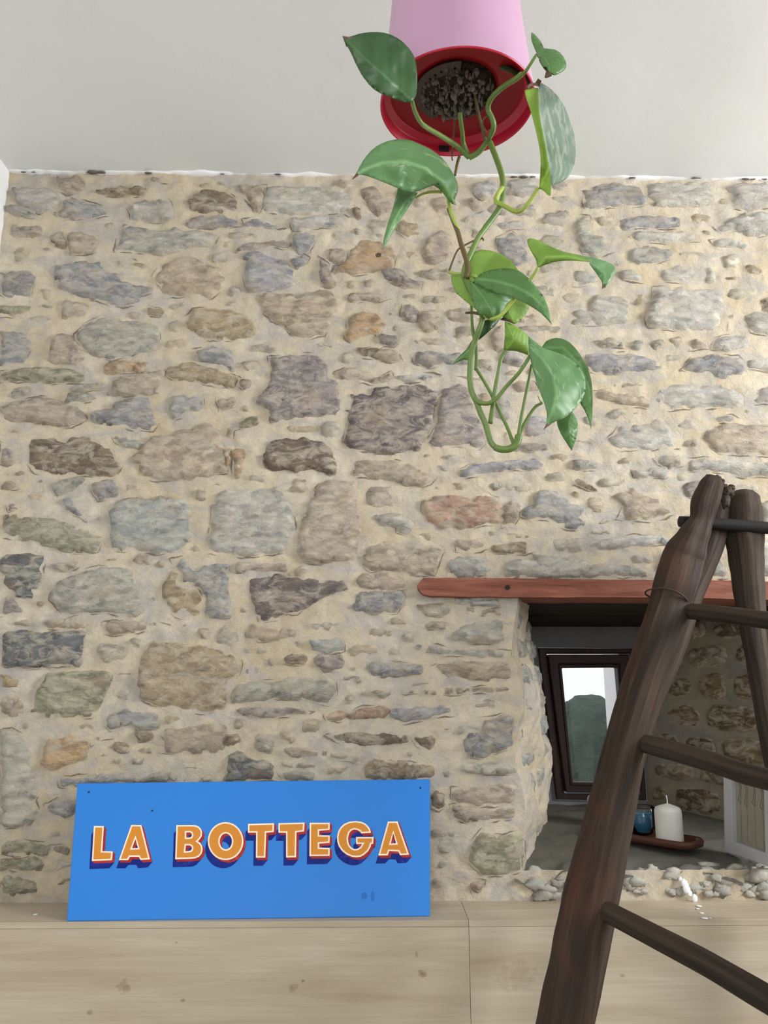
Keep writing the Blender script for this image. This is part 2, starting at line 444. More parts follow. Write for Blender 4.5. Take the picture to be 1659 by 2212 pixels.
S(400, 370, 3.95, '''
k: 20,180 60,220 150,180 250,160 380,200 470,280 430,340 340,360 200,360 100,355 30,330
b: 50,390 300,385 440,420 480,455 350,475 180,475 60,490 5,470
b: 500,420 600,410 700,450 830,475 860,490 740,485 620,475 520,465
l: 700,150 850,120 1000,130 1200,150 1400,200 1440,300 1330,355 1100,375 850,370 690,340 640,270
l: 870,400 1100,392 1350,378 1420,420 1300,475 1100,485 930,500
w: 430,110 600,120 690,130 675,250 615,370 560,290 500,220
k: 1435,330 1500,330 1510,420 1440,430
b: 920,520 1090,540 1110,600 1060,680 960,700 920,650
b: 490,720 540,690 640,700 750,740 880,780 930,860 935,950 880,1000 740,1015 530,1025 510,900 500,800
b: 890,760 1000,712 1050,740 1020,800 955,830
q: 430,660 600,600 780,590 900,610 895,655 740,640 560,675 430,700
w: 640,1050 800,1040 1000,1060 1150,1005 1260,1020 1290,1130 1290,1230 1240,1330 1180,1400 1050,1430 960,1430 860,1330 740,1260 650,1190 625,1110
q: 1140,740 1215,800 1245,900 1300,975 1240,990 1150,970 1150,850
w: 1240,660 1340,650 1390,730 1385,780 1270,785 1200,735
o: 1430,600 1600,590 1750,640 1800,720 1760,830 1600,865 1440,880 1260,870 1300,800 1400,740
w: 1470,150 1600,130 1750,250 1800,320 1650,375 1550,280
w: 1370,1100 1420,1050 1500,1040 1690,1050 1800,1070 1690,1100 1500,1110 1430,1130
o: 1385,1300 1440,1220 1530,1190 1650,1230 1710,1320 1650,1380 1540,1400 1420,1460 1370,1430
h: 70,1180 250,1160 440,1200 600,1260 590,1390 500,1440 210,1445 100,1380 5,1330 5,1250
''')
S(800, 370, 3.95, '''
h: 240,430 400,440 430,540 300,570 240,520
w: 490,560 600,500 700,560 690,680 640,780 500,780 440,700
q: 80,850 160,820 260,850 320,910 440,960 430,990 330,990 240,960 120,910
b: 1090,570 1200,520 1290,580 1370,760 1250,830 1150,740 1080,660
l: 1070,430 1300,430 1320,480 1100,500
q: 280,1150 380,1140 420,1200 400,1290 340,1310 260,1230
w: 430,1190 590,1200 590,1350 500,1380 420,1350
q: 60,1400 220,1400 250,1440 200,1490 100,1470
w: 1030,1400 1110,1310 1140,1400 1110,1550 1060,1540
w: 820,220 930,260 960,330 900,350 840,270
l: 860,100 1080,90 1090,170 950,230 880,170
l: 1160,90 1430,65 1430,200 1300,230 1160,200
''')
S(1239, 370, 3.95, '''
b: 80,160 250,130 380,110 550,120 600,200 640,290 500,300 300,300 210,320 90,310
l: 620,120 900,90 1150,100 1190,200 1180,280 900,300 700,300 640,220
l: 1290,130 1500,100 1659,110 1700,300 1500,340 1350,300 1390,230
b: 400,420 550,400 700,400 900,400 930,475 850,490 600,485 400,500
l: 480,560 520,520 800,505 1050,530 1060,600 850,610 560,600
g: 30,380 130,390 150,500 250,570 340,690 200,740 80,700 40,620 20,500
g: 450,730 520,650 650,640 850,680 830,750 700,780 550,790 480,770
l: 1210,480 1300,430 1450,370 1659,350 1700,540 1500,550 1400,500 1260,520
l: 1170,600 1300,580 1500,630 1500,660 1200,640
l: 380,870 480,850 580,890 590,940 400,920
l: 740,860 900,800 1050,850 1040,900 950,945 750,940
h: 1460,800 1550,790 1620,860 1580,900 1500,880
l: 690,1000 900,1000 1270,1010 1280,1150 1250,1300 1200,1365 950,1355 780,1350 640,1320 620,1230 660,1120
l: 120,1130 200,1060 400,1060 480,1120 470,1200 460,1290 300,1300 100,1310 5,1300 5,1190 140,1185
g: 170,1450 300,1420 400,1440 430,1500 250,1500 120,1490
g: 490,1490 540,1430 590,1450 580,1530 500,1520
g: 640,1450 770,1450 770,1500 700,1520 650,1490
w: 1000,1440 1110,1450 1145,1505 1000,1525
g: 1480,1230 1560,1200 1680,1210 1680,1400 1520,1370
l: 1190,1440 1400,1390 1500,1430 1480,1500 1300,1540 1190,1520
w: 1320,1250 1360,1220 1360,1300 1310,1360
l: 1100,830 1220,840 1220,950 1130,950
e: 1610,1100 1680,1060 1680,1200 1640,1200
l: 5,860 100,850 200,900 190,960 5,980
''')
S(0, 750, 3.95, '''
o: 870,150 1000,105 1250,140 1200,205 1060,208 940,255 900,230
w: 950,310 1080,225 1250,220 1400,205 1370,340 1370,400 1180,408 1000,415 930,400
n: 8,210 200,180 400,170 600,190 700,230 765,290 650,300 450,310 250,290 8,290
g: 590,355 700,312 890,312 885,350 780,360 670,390 590,400
g: 540,440 600,400 740,400 830,420 820,460 600,470 560,480
w: 8,500 200,450 400,420 600,500 735,530 730,620 600,680 350,660 150,650 8,640
b: 770,570 880,530 950,520 1000,460 1120,430 1280,430 1320,560 1360,650 1300,715 1150,700 1000,680 850,655 765,625
b: 1480,430 1600,415 1730,440 1730,530 1600,560 1560,600 1460,625 1440,540
e: 225,800 300,775 540,790 660,755 760,770 940,870 960,930 1040,1020 1000,1080 850,1100 650,1090 500,1080 320,1080 240,1000
w: 1100,950 1200,870 1280,780 1400,740 1550,710 1750,640 1870,700 1900,850 1950,970 1930,1070 1700,1120 1500,1140 1300,1130 1190,1100 1180,1000
q: 8,820 100,870 120,970 60,1010 8,1000
k: 8,1150 100,1140 240,1190 180,1200 80,1200 8,1210
g: 440,1170 560,1115 735,1105 725,1160 620,1220 500,1280 450,1270
b: 765,1190 860,1120 960,1130 1000,1200 990,1275 840,1300 795,1240
b: 540,1300 600,1280 660,1360 740,1500 690,1450 560,1400
g: 940,720 1100,780 1270,790 1190,860 1080,860 980,800
c: 930,1400 1000,1320 1200,1290 1400,1280 1600,1300 1630,1380 1610,1500 1650,1620 1560,1700 1480,1760 1200,1750 960,1720 920,1600 940,1480
n: 8,1430 200,1440 450,1460 700,1540 860,1620 820,1740 600,1760 400,1720 250,1650 8,1620
q: 60,1330 140,1330 150,1380 80,1390
h: 1430,150 1600,120 1800,170 1980,240 2040,280 2000,345 1900,340 1700,300 1500,280 1430,240
''')
S(400, 750, 3.95, '''
b: 80,30 250,0 400,20 418,120 415,180 400,235 340,170 250,140 120,120
q: 720,90 850,80 1000,60 1160,70 1215,160 1225,240 1300,290 1310,400 1330,575 1190,575 1000,605 740,630 720,540 590,460 660,380 700,330 720,200
k: 450,290 560,270 580,330 520,380 460,340
w: 280,430 430,430 430,500 340,520 290,545
n: 370,690 480,635 560,595 630,600 635,655 500,685 410,700 400,780 350,740
e: 660,1000 700,830 850,770 1000,770 1170,810 1270,890 1290,1010 1290,1080 1250,1090 1080,1050 930,1070 740,1050 680,1030
o: 402,870 510,850 510,960 470,1100 405,1115
o: 330,870 385,875 385,1110 350,1090
l: 250,1270 340,1210 600,1220 830,1190 850,1290 920,1400 930,1530 890,1650 830,1740 600,1780 400,1780 195,1750 205,1600 230,1400
w: 1130,1180 1250,1130 1460,1150 1470,1260 1480,1450 1500,1560 1470,1700 1430,1815 1280,1815 1150,1855 1000,1820 935,1740 950,1600 1000,1500 1060,1330
w: 1290,230 1380,180 1500,190 1600,240 1700,290 1650,318 1450,290 1330,290
k: 1480,20 1660,10 1740,40 1760,90 1640,105 1520,90
''')
S(800, 750, 3.95, '''
p: -160,400 0,400 50,340 200,350 400,320 520,340 580,400 555,520 535,680 475,800 420,880 250,910 60,900 -180,870 -230,800 -180,640 -220,560 -160,480
q: 600,380 700,320 820,330 880,400 880,520 940,640 1000,800 930,870 830,850 700,840 560,860 490,825 565,640
w: -150,980 0,960 200,970 380,1000 450,1060 550,1110 510,1160 430,1190 300,1180 180,1140 0,1110 -140,1090
w: 0,65 100,15 230,20 255,120 150,118 60,100
b: 360,60 500,30 640,50 760,60 840,80 830,150 650,160 500,170 380,140
b: 730,1080 850,1010 1000,990 1200,950 1400,950 1470,1000 1440,1050 1250,1040 1050,1070 900,1100 760,1110
r: 450,1310 550,1270 700,1260 860,1280 1000,1260 1090,1300 1112,1400 1110,1500 950,1520 800,1550 600,1540 480,1490 450,1400
w: 1125,1350 1200,1310 1285,1330 1270,1430 1220,1510 1125,1535
b: 1290,1370 1400,1340 1400,1250 1500,1220 1600,1240 1700,1320 1800,1350 1850,1500 1800,1560 1650,1540 1500,1460 1380,1480 1288,1440
l: 40,1440 180,1420 290,1430 370,1510 340,1600 240,1580 230,1520 60,1518
l: 1340,600 1480,580 1530,640 1500,740 1380,760 1290,740
w: 1200,320 1260,280 1400,300 1420,350 1290,375 1220,378
l: 210,260 350,225 520,230 600,250 540,268 400,298 250,295
w: 5,262 100,262 170,222 190,278 100,308 20,308
l: 1120,95 1150,15 1300,60 1340,100 1280,150 1160,130
l: 1080,420 1190,440 1200,600 1130,640 1060,560
''')
S(1239, 750, 3.95, '''
b: 80,60 300,55 500,60 700,130 740,180 600,220 500,200 300,235 150,200
b: 920,200 1000,95 1180,60 1400,90 1475,170 1430,230 1300,268 1190,250 1185,212 1050,205
l: 1490,120 1659,80 1700,210 1560,190 1500,170
w: 440,400 560,420 640,480 650,518 500,505 350,475 200,440 180,380
l: 720,350 900,320 1080,340 1250,330 1350,380 1450,400 1450,480 1400,515 1200,515 950,525 800,535 705,475 695,420
l: 1550,440 1620,350 1700,330 1700,490 1560,480
l: 300,780 400,680 480,670 600,650 720,610 800,680 870,800 900,860 700,868 400,885 340,840
l: 1200,610 1350,580 1410,620 1330,640 1240,640
w: 1100,720 1200,680 1350,655 1550,665 1700,650 1700,930 1450,920 1250,900 1180,860 1120,800
l: 690,960 780,920 900,930 925,1010 820,1030 720,1000
l: 510,1050 600,1035 780,1025 820,1080 770,1115 600,1108 530,1098
l: 980,955 1200,962 1450,975 1700,985 1700,1105 1450,1105 1250,1065 1000,1045
w: 340,1270 500,1200 620,1270 730,1290 840,1400 860,1420 700,1480 500,1480 380,1460 420,1360
q: 920,1180 1080,1130 1100,1200 1050,1290 950,1270
k: 5,1110 100,1145 240,1240 130,1210 5,1165
b: 5,965 200,985 240,1030 5,1055
g: 1620,1330 1700,1300 1700,1480 1620,1480
''')
S(1150, 1000, 3.26, '''
l: 380,565 500,535 700,515 900,515 970,545 960,572 800,582 600,602 450,610
g: 330,780 450,715 600,705 800,745 830,785 650,803 400,803
l: 5,640 150,650 280,680 270,760 180,802 5,802
d: 910,690 960,600 985,680 935,760 905,760
b: 1240,770 1290,650 1350,700 1370,810 1230,810
l: 1560,560 1640,540 1700,640 1690,780 1600,800 1560,700
g: 1590,290 1680,280 1700,460 1640,470 1600,400
''')
S(0, 1130, 3.95, '''
d: 8,300 60,260 200,250 380,270 370,380 350,500 290,600 250,680 180,650 50,570 8,560
w: 430,350 540,330 730,330 650,390 540,418 460,390
g: 430,600 500,500 650,430 850,370 1080,375 1170,450 1160,560 1210,680 1260,795 1150,808 1060,785 880,755 700,765 570,785 490,720 430,640
w: 1100,340 1190,262 1290,282 1290,360 1180,360
h: 1450,410 1500,370 1560,520 1690,560 1740,640 1700,820 1500,800 1420,730 1380,640 1380,540
b: 1470,310 1550,300 1700,400 1780,330 1960,330 1950,480 1965,650 1990,820 1850,810 1730,815 1745,630 1700,545 1575,510
w: 350,840 500,812 700,822 740,890 600,905 400,895
w: 880,850 1100,832 1300,850 1450,870 1200,920 1000,948 900,940
d: 8,930 200,915 400,935 740,915 720,1000 705,1100 710,1220 500,1210 250,1240 8,1240
n: 300,1450 400,1290 600,1260 850,1250 970,1260 950,1350 900,1450 860,1580 820,1650 600,1660 400,1660 260,1620
h: 1200,1120 1320,1005 1500,1022 1750,1040 1950,1110 2050,1180 2040,1280 1930,1340 1920,1520 1900,1600 1700,1620 1500,1590 1300,1540 1180,1480 1180,1300
w: 8,1490 140,1480 220,1600 200,1640 100,1650 8,1600
h: 8,1290 100,1300 180,1360 100,1440 8,1400
q: 8,610 100,640 230,780 100,765 8,780
''')
S(400, 1130, 3.95, '''
w: 412,342 550,338 875,352 865,408 700,412 560,406 430,430
p: 520,455 640,462 760,432 1000,472 1150,492 1340,492 1395,575 1250,608 1170,638 1060,700 950,768 850,778 730,838 645,838 595,760 545,600
w: 890,430 1000,350 1050,390 1020,430 900,450
w: 522,900 560,862 750,880 900,920 1060,950 850,990 670,1008 520,988
c: 1065,985 1355,985 1355,1088 1190,1128 1075,1080
e: 850,1130 900,1112 1030,1120 1050,1190 960,1208 830,1190
q: 1190,1145 1350,1105 1358,1240 1200,1268 1100,1180 1080,1102
g: 380,1480 420,1370 700,1352 950,1320 1180,1320 1280,1350 1290,1450 1230,1555 1000,1498 750,1496 580,1526 400,1535
w: 640,1310 740,1303 700,1272
''')
S(780, 1130, 3.95, '''
w: 20,360 40,200 180,160 400,180 600,190 690,240 650,380 620,445 450,438 250,408 80,405
w: 810,125 1020,125 1065,218 1020,240 820,238
l: 762,285 1100,285 1110,455 900,460 780,455 752,380
l: 1240,310 1450,295 1659,300 1900,300 2000,400 1950,455 1500,460 1230,455
h: 1092,200 1180,172 1400,170 1480,240 1400,262 1110,252
w: 5,432 200,430 360,470 378,555 200,568 5,560 -50,500
b: -80,600 130,580 380,582 388,640 300,758 100,776 -70,758
b: 812,645 1190,652 1188,698 950,712 820,698
w: 820,722 1190,732 1200,788 1000,778 820,742
w: 470,872 600,832 860,872 860,900 700,898 520,898
l: 880,862 1200,822 1215,978 1225,1018 1050,1028 800,1008 750,950
l: 440,1035 650,1045 800,1085 1100,1085 1262,1102 1262,1138 1000,1138 650,1118 480,1078
w: 610,1222 800,1172 1000,1182 1250,1192 1278,1290 1278,1338 1000,1348 800,1346 690,1300
b: 50,1220 130,1182 300,1192 520,1212 560,1250 520,1288 300,1308 100,1328
w: 330,1432 600,1422 900,1402 1250,1402 1275,1438 950,1448 650,1458 350,1448
''')
S(780, 1500, 3.95, '''
b: 250,200 250,130 400,92 600,92 760,102 780,178 640,188 500,228 350,238
r: -130,170 0,112 200,102 240,130 240,200 100,208 -100,228
e: -300,342 0,312 200,332 380,352 400,400 250,428 50,458 -50,438 -200,400
k: 430,352 640,352 630,430 580,478 480,438
k: 60,580 120,542 300,552 450,592 600,612 650,660 600,708 400,738 100,738 5,700
b: 875,335 1010,300 1030,200 1200,172 1300,182 1305,300 1285,445 1150,498 1050,538 900,538 872,420
l: 832,272 980,258 1000,295 832,328
l: 832,592 1000,572 1290,582 1332,640 1318,668 1000,678 832,668
w: 780,800 1000,802 1330,762 1335,860 1285,935 1000,955 830,928 782,880
w: 762,952 900,962 1150,982 1325,945 1315,1058 1100,1078 900,1088 800,1040
n: 920,1290 1030,1162 1200,1212 1330,1165 1380,1250 1385,1400 1375,1495 1250,1535 1050,1555 950,1478 912,1380
r: 942,1582 1050,1592 1040,1680 960,1728 932,1650
k: 600,820 700,832 718,930 660,988 600,970
w: 600,1562 700,1592 730,1650 600,1680
''')
S(400, 1400, 3.95, '''
q: 400,512 600,512 900,502 1100,542 900,578 650,588 480,558
w: -250,720 -150,690 0,682 150,645 350,645 355,740 340,885 200,905 50,905 -50,898 -230,880 -150,800
d: 370,920 430,882 600,950 750,982 760,1120 550,1125 345,1125
w: 810,862 950,852 1150,872 1400,912 1530,922 1500,978 1290,938 1150,928 900,928
r: 1190,562 1350,525 1405,545 1400,590 1300,628 1210,608
g: 800,1062 1000,1052 1200,1100 1100,1128 850,1128
k: 350,745 470,740 460,798 380,850 350,845
''')
S(0, 1500, 3.95, '''
g: 8,310 100,300 200,350 280,430 300,520 300,700 350,800 300,900 345,1100 200,1128 8,1135
o: 360,450 450,362 600,332 750,380 775,450 740,558 620,588 480,638 360,648 345,560
b: 930,170 1100,132 1200,142 1345,182 1345,288 1240,318 1100,252 1000,288 940,308 882,252
h: 870,400 1020,382 1100,450 1080,488 1000,478
k: 1130,302 1300,322 1290,378 1180,398
g: 780,372 860,352 840,408 790,428
b: 490,712 650,702 800,682 1050,672 1190,722 1188,745 850,760 700,770 580,798 520,780
b: 390,942 500,892 650,920 640,1048 550,1058 450,1030
n: 8,1250 200,1242 420,1282 455,1348 380,1378 100,1368 8,1368
n: 8,1422 300,1392 378,1448 350,1498 150,1498 8,1498
k: 430,1292 600,1282 600,1378 480,1368
g: 1205,702 1400,662 1640,722 1700,745 1205,745
n: 8,1562 150,1552 300,1600 350,1700 100,1728 8,1700
''')
def grow(P, d):
    a_ = sum(P[i][0]*P[(i+1) % len(P)][1]-P[(i+1) % len(P)][0]*P[i][1] for i in range(len(P)))
    s_ = -1 if a_ > 0 else 1; out = []
    for i in range(len(P)):
        a, b, c = P[i-1], P[i], P[(i+1) % len(P)]
        e1 = Vector((b[0]-a[0], b[1]-a[1])); e2 = Vector((c[0]-b[0], c[1]-b[1]))
        if e1.length < 1e-6 or e2.length < 1e-6: continue
        e1.normalize(); e2.normalize()
        mv = Vector((-e1.y-e2.y, e1.x+e2.x))*s_; k = d/max(.6, 1+e1.dot(e2))
        out.append((b[0]+mv.x*k, b[1]+mv.y*k))
    return out
ST = [(c_, grow(P_, 3.5)) for c_, P_ in ST]
n_vis = len(ST)
# small pale stones half buried in the joints between the traced ones
CS = 4; GW, GH = 1659//CS+1, 1960//CS+1
occ = np.zeros((GH, GW), bool)
def markpoly(P, pad):
    P2 = grow(P, pad); xs_ = [p[0] for p in P2]; ys_ = [p[1] for p in P2]
    for gy in range(max(0, int(min(ys_)/CS)), min(GH-1, int(max(ys_)/CS)+1)+1):
        for gx in range(max(0, int(min(xs_)/CS)), min(GW-1, int(max(xs_)/CS)+1)+1):
            if not occ[gy, gx] and inpoly(gx*CS, gy*CS, P2): occ[gy, gx] = True
for c_, P_ in ST: markpoly(P_, 5)
occ[:int(388/CS), :] = True; occ[int(1935/CS):, :] = True
occ[int(1240/CS):int(1300/CS), int(890/CS):] = True; occ[int(1290/CS):, int(1108/CS):] = True
occ[int(1700/CS):, int(170/CS):int(925/CS)] = True
fr0 = random.Random(21); FILL = []
for it in range(2600):
    gx = fr0.randrange(3, GW-2); gy = fr0.randrange(int(390/CS), int(1930/CS))
    if occ[gy, gx]: continue
    u = d_ = 0
    while u < 9 and gy-u > 0 and not occ[gy-u, gx]: u += 1
    while d_ < 9 and gy+d_ < GH-1 and not occ[gy+d_, gx]: d_ += 1
    cy = gy+(d_-u)/2; b_ = (u+d_)/2-.5
    b_ = min(b_, fr0.uniform(2.2, 7.5))
    if b_ < 2.1: continue
    rows_ = [int(cy-.6*b_), int(cy), int(cy+.6*b_)]
    l_ = 0
    while l_ < 17 and gx-l_ > 2 and not any(occ[q_, gx-l_] for q_ in rows_): l_ += 1
    r_ = 0
    while r_ < 17 and gx+r_ < GW-2 and not any(occ[q_, gx+r_] for q_ in rows_): r_ += 1
    a_ = (l_+r_)/2-.5; cx = gx+(r_-l_)/2; a_ = min(a_, fr0.uniform(4, 15))
    if a_ < max(3.0, b_*.8): continue
    pts = []
    for k in range(10):
        an = 2*math.pi*k/10+fr0.uniform(-.12, .12); c1, s1_ = math.cos(an), math.sin(an)
        pts.append(((cx+a_*math.copysign(abs(c1)**.6, c1)*fr0.uniform(.8, 1.04))*CS, (cy+b_*math.copysign(abs(s1_)**.6, s1_)*fr0.uniform(.75, 1.04))*CS))
    FILL.append((fr0.choice('lggwwlbqhg'), pts)); markpoly(pts, 5)
# stones beyond the right edge of the photograph, in rough courses
rr = random.Random(4)
y = 410
while y < 1215:
    h = rr.uniform(45, 85); x = 1700+rr.uniform(-5, 20)
    while x < 2380:
        wd = rr.uniform(90, 210)
        if x > 1690 and not (y > 1000 and x < 1000):
            pts = []
            for k in range(9):
                a = 2*math.pi*k/9; c, s = math.cos(a), math.sin(a)
                pw = .55
                pts.append((x+wd/2+wd*.46*math.copysign(abs(c)**pw, c)*rr.uniform(.88, 1.05), y+h/2+h*.43*math.copysign(abs(s)**pw, s)*rr.uniform(.85, 1.05)))
            ST.append((rr.choice('lgwlbq'), pts))
        x += wd+rr.uniform(5, 18)
    y += h+rr.uniform(4, 12)
ED = []; REAL = []
def stone_mesh(poly, h, seed, tiltx, tilty):
    # poly: list of (x, z) metres, relative to centre; returns verts (x, depth, z)
    step = .0085
    out = densify(poly, step, .0034, seed)
    xs = [p[0] for p in out]; ys = [p[1] for p in out]
    gs = .010 if (max(xs)-min(xs))*(max(ys)-min(ys)) < .008 else .0125
    pts = []
    yy = min(ys)+gs/2
    while yy < max(ys):
        xx = min(xs)+gs/2
        while xx < max(xs):
            px = xx+rg.uniform(-.3, .3)*gs; py = yy+rg.uniform(-.3, .3)*gs
            if inpoly(px, py, out) and edge_dist(px, py, out) > .0035: pts.append((px, py))
            xx += gs
        yy += gs
    V, Fs = triangulate([out], pts)
    no = len(out); outset = {(round(a, 6), round(b, 6)) for a, b in out}
    vs = []; ED.clear()
    for (x, z) in V:
        d = 0 if (round(x, 6), round(z, 6)) in outset else edge_dist(x, z, out)
        k = min(1, d/.006); k = k*(2-k)
        n = noise.noise(Vector((x*38, z*60, seed)))*.0042+noise.noise(Vector((x*95, z*120, seed+4)))*.0018
        st = math.floor((noise.noise(Vector((x*20, z*46, seed+9)))+1)*3)/3*.0032
        hh = -.0055+(h+.0055)*k+(n+st+tiltx*x+tilty*z)*k; ED.append(min(1, d/.016))
        vs.append((x, -hh, z))
    return vs, Fs
rg = random.Random(11); MAXF = max(0, 238-len(ST))
def edgeattr(o):
    a = o.data.attributes.new('edge', 'FLOAT', 'POINT'); a.data.foreach_set('value', ED)
for idx, (cat, poly) in enumerate(ST):
    P = [onY(a, b, D) for a, b in poly]
    P = [(max(p.x, X_LEFT+.002), min(p.z, Z_CEIL-.004)) for p in P]
    cx = sum(p[0] for p in P)/len(P); cz = sum(p[1] for p in P)/len(P)
    rel = [(p[0]-cx, p[1]-cz) for p in P]
    REAL.append([(x+cx, z+cz) for x, z in densify(rel, .0085, .0034, idx*3.7+1)])
    vs, fs = stone_mesh(rel, rg.uniform(.003, .008), idx*3.7+1, rg.uniform(-.04, .04), rg.uniform(-.03, .06))
    o = mesh_obj('stone', vs, fs, M['stone']); edgeattr(o); o.location = (cx, D, cz); setparent(o, root_wall)
    j = rg.uniform(.93, 1.07)
    c = srgb(CAT[cat]); o.color = (min(1, c[0]*1.15*j), min(1, c[1]*1.15*j), min(1, c[2]*1.15*j*rg.uniform(.95, 1.04)), 1)
FILL.sort(key=lambda t: -(max(p[0] for p in t[1])-min(p[0] for p in t[1]))*(max(p[1] for p in t[1])-min(p[1] for p in t[1])))
groups_ = {}
print('stones', len(ST), 'fillers', len(FILL))
n_ind = 0
for fi, (cat, poly) in enumerate(FILL):
    P = [onY(a, b, D) for a, b in poly]; cx = sum(p.x for p in P)/len(P); cz = sum(p.z for p in P)/len(P)
    vs, fs = stone_mesh([(p.x-cx, p.z-cz) for p in P], rg.uniform(-.0005, .0045), 3000+fi*1.9, 0, rg.uniform(-.05, .05))
    cc = srgb(CAT[cat])
    if fi < MAXF:
        o = mesh_obj('stone', vs, fs, M['stone']); edgeattr(o); o.location = (cx, D, cz); setparent(o, root_wall)
        o.color = tuple(.55*v*1.15+.45*m_ for v, m_ in zip(cc, (.60, .51, .36)))+(1,)
    else:
        g = groups_.setdefault(cat, ([], [], []))
        b0 = len(g[0]); g[0].extend([(x+cx, y+D, z+cz) for x, y, z in vs]); g[1].extend([[b0+i for i in f] for f in fs]); g[2].extend(ED)
for cat, (a_, b_, e_) in groups_.items():
    o = mesh_obj('small_stones', a_, b_, M['stone']); at = o.data.attributes.new('edge', 'FLOAT', 'POINT'); at.data.foreach_set('value', e_)
    setparent(o, root_wall); o['kind'] = 'stuff'; cc = srgb(CAT[cat]); o.color = tuple(.55*v*1.15+.45*m_ for v, m_ in zip(cc, (.60, .51, .36)))+(1,)
# flat dark ribbons along stone edges: cracks with their crevice shade painted in
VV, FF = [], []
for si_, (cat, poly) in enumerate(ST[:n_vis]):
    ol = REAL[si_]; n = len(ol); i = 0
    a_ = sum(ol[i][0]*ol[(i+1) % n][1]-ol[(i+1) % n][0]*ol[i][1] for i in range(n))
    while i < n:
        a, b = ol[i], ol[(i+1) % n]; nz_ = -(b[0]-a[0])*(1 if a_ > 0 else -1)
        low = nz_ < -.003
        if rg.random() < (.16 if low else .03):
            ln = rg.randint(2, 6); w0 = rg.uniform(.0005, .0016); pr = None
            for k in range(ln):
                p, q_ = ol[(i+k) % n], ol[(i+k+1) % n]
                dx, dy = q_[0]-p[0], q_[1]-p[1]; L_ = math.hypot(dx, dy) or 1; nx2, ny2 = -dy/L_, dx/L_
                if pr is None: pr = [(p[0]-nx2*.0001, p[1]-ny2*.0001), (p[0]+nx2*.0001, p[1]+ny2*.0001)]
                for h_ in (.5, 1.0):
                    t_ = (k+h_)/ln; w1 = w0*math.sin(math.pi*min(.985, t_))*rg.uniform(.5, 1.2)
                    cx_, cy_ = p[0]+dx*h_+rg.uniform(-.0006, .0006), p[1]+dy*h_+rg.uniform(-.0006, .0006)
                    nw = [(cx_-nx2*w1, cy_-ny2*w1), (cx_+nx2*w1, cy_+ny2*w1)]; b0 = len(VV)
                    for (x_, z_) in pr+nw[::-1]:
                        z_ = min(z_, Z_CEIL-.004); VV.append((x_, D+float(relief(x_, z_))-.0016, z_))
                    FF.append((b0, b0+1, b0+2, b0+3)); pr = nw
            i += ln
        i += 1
co = mesh_obj('crack_shade', VV, FF, simple('crack_shade_brown', (.20, .165, .13), .95, .4, 80, .3, .001, .0), smooth=False); setparent(co, root_wall); co['kind'] = 'stuff'
# stones of the right jamb, in courses
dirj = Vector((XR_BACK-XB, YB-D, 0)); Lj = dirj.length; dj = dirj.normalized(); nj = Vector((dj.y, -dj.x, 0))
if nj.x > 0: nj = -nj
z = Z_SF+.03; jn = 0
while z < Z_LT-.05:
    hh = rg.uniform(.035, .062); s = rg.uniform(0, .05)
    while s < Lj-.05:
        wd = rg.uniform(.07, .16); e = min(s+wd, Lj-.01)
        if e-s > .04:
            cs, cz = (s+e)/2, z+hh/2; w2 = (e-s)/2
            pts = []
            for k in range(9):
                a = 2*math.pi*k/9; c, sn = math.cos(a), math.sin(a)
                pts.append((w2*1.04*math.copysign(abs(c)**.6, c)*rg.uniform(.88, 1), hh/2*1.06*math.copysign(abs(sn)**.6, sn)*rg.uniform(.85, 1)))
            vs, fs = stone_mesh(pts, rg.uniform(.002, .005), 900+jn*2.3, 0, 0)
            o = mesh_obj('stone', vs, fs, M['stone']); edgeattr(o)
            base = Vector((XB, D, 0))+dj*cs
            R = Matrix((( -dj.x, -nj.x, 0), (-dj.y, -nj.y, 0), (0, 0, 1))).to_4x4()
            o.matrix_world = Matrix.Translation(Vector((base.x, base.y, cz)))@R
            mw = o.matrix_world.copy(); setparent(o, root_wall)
            c = srgb(CAT[rg.choice('kwhewk')]); o.color = (c[0]*.62, c[1]*.57, c[2]*.50, 1); jn += 1  # jamb stone colours scaled down, niche shade put into the tone
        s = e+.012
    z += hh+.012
# stones of the left jamb (narrow light strip)
z = Z_SF+.015
while z < Z_LT-.03:
    hh = rg.uniform(.03, .055)
    for (u0, u1) in ((.10, .42), (.5, .95)):
        pts = []; w2 = .35*(u1-u0)/2
        for k in range(8):
            a = 2*math.pi*k/8; c, sn = math.cos(a), math.sin(a)
            pts.append((w2*1.15*math.copysign(abs(c)**.6, c)*rg.uniform(.85, 1), hh/2*1.1*math.copysign(abs(sn)**.6, sn)*rg.uniform(.85, 1)))
        vs, fs = stone_mesh(pts, rg.uniform(.001, .004), 1500+z*90+u0, 0, 0)
        a = Vector((arris(z), D, 0)); b = Vector((inner_left(z), 1.85, 0)); d2 = (b-a).normalized(); n2 = Vector((d2.y, -d2.x, 0))
        c0 = a+(b-a)*((u0+u1)/2)
        o = mesh_obj('stone', vs, fs, M['stone']); edgeattr(o)
        R = Matrix(((d2.x, -n2.x, 0), (d2.y, -n2.y, 0), (0, 0, 1))).to_4x4()
        o.matrix_world = Matrix.Translation(Vector((c0.x, c0.y, z+hh/2)))@R
        setparent(o, root_wall)
        c = srgb(CAT[rg.choice('lglcg')]); o.color = (c[0], c[1], c[2], 1)
    z += hh+.01

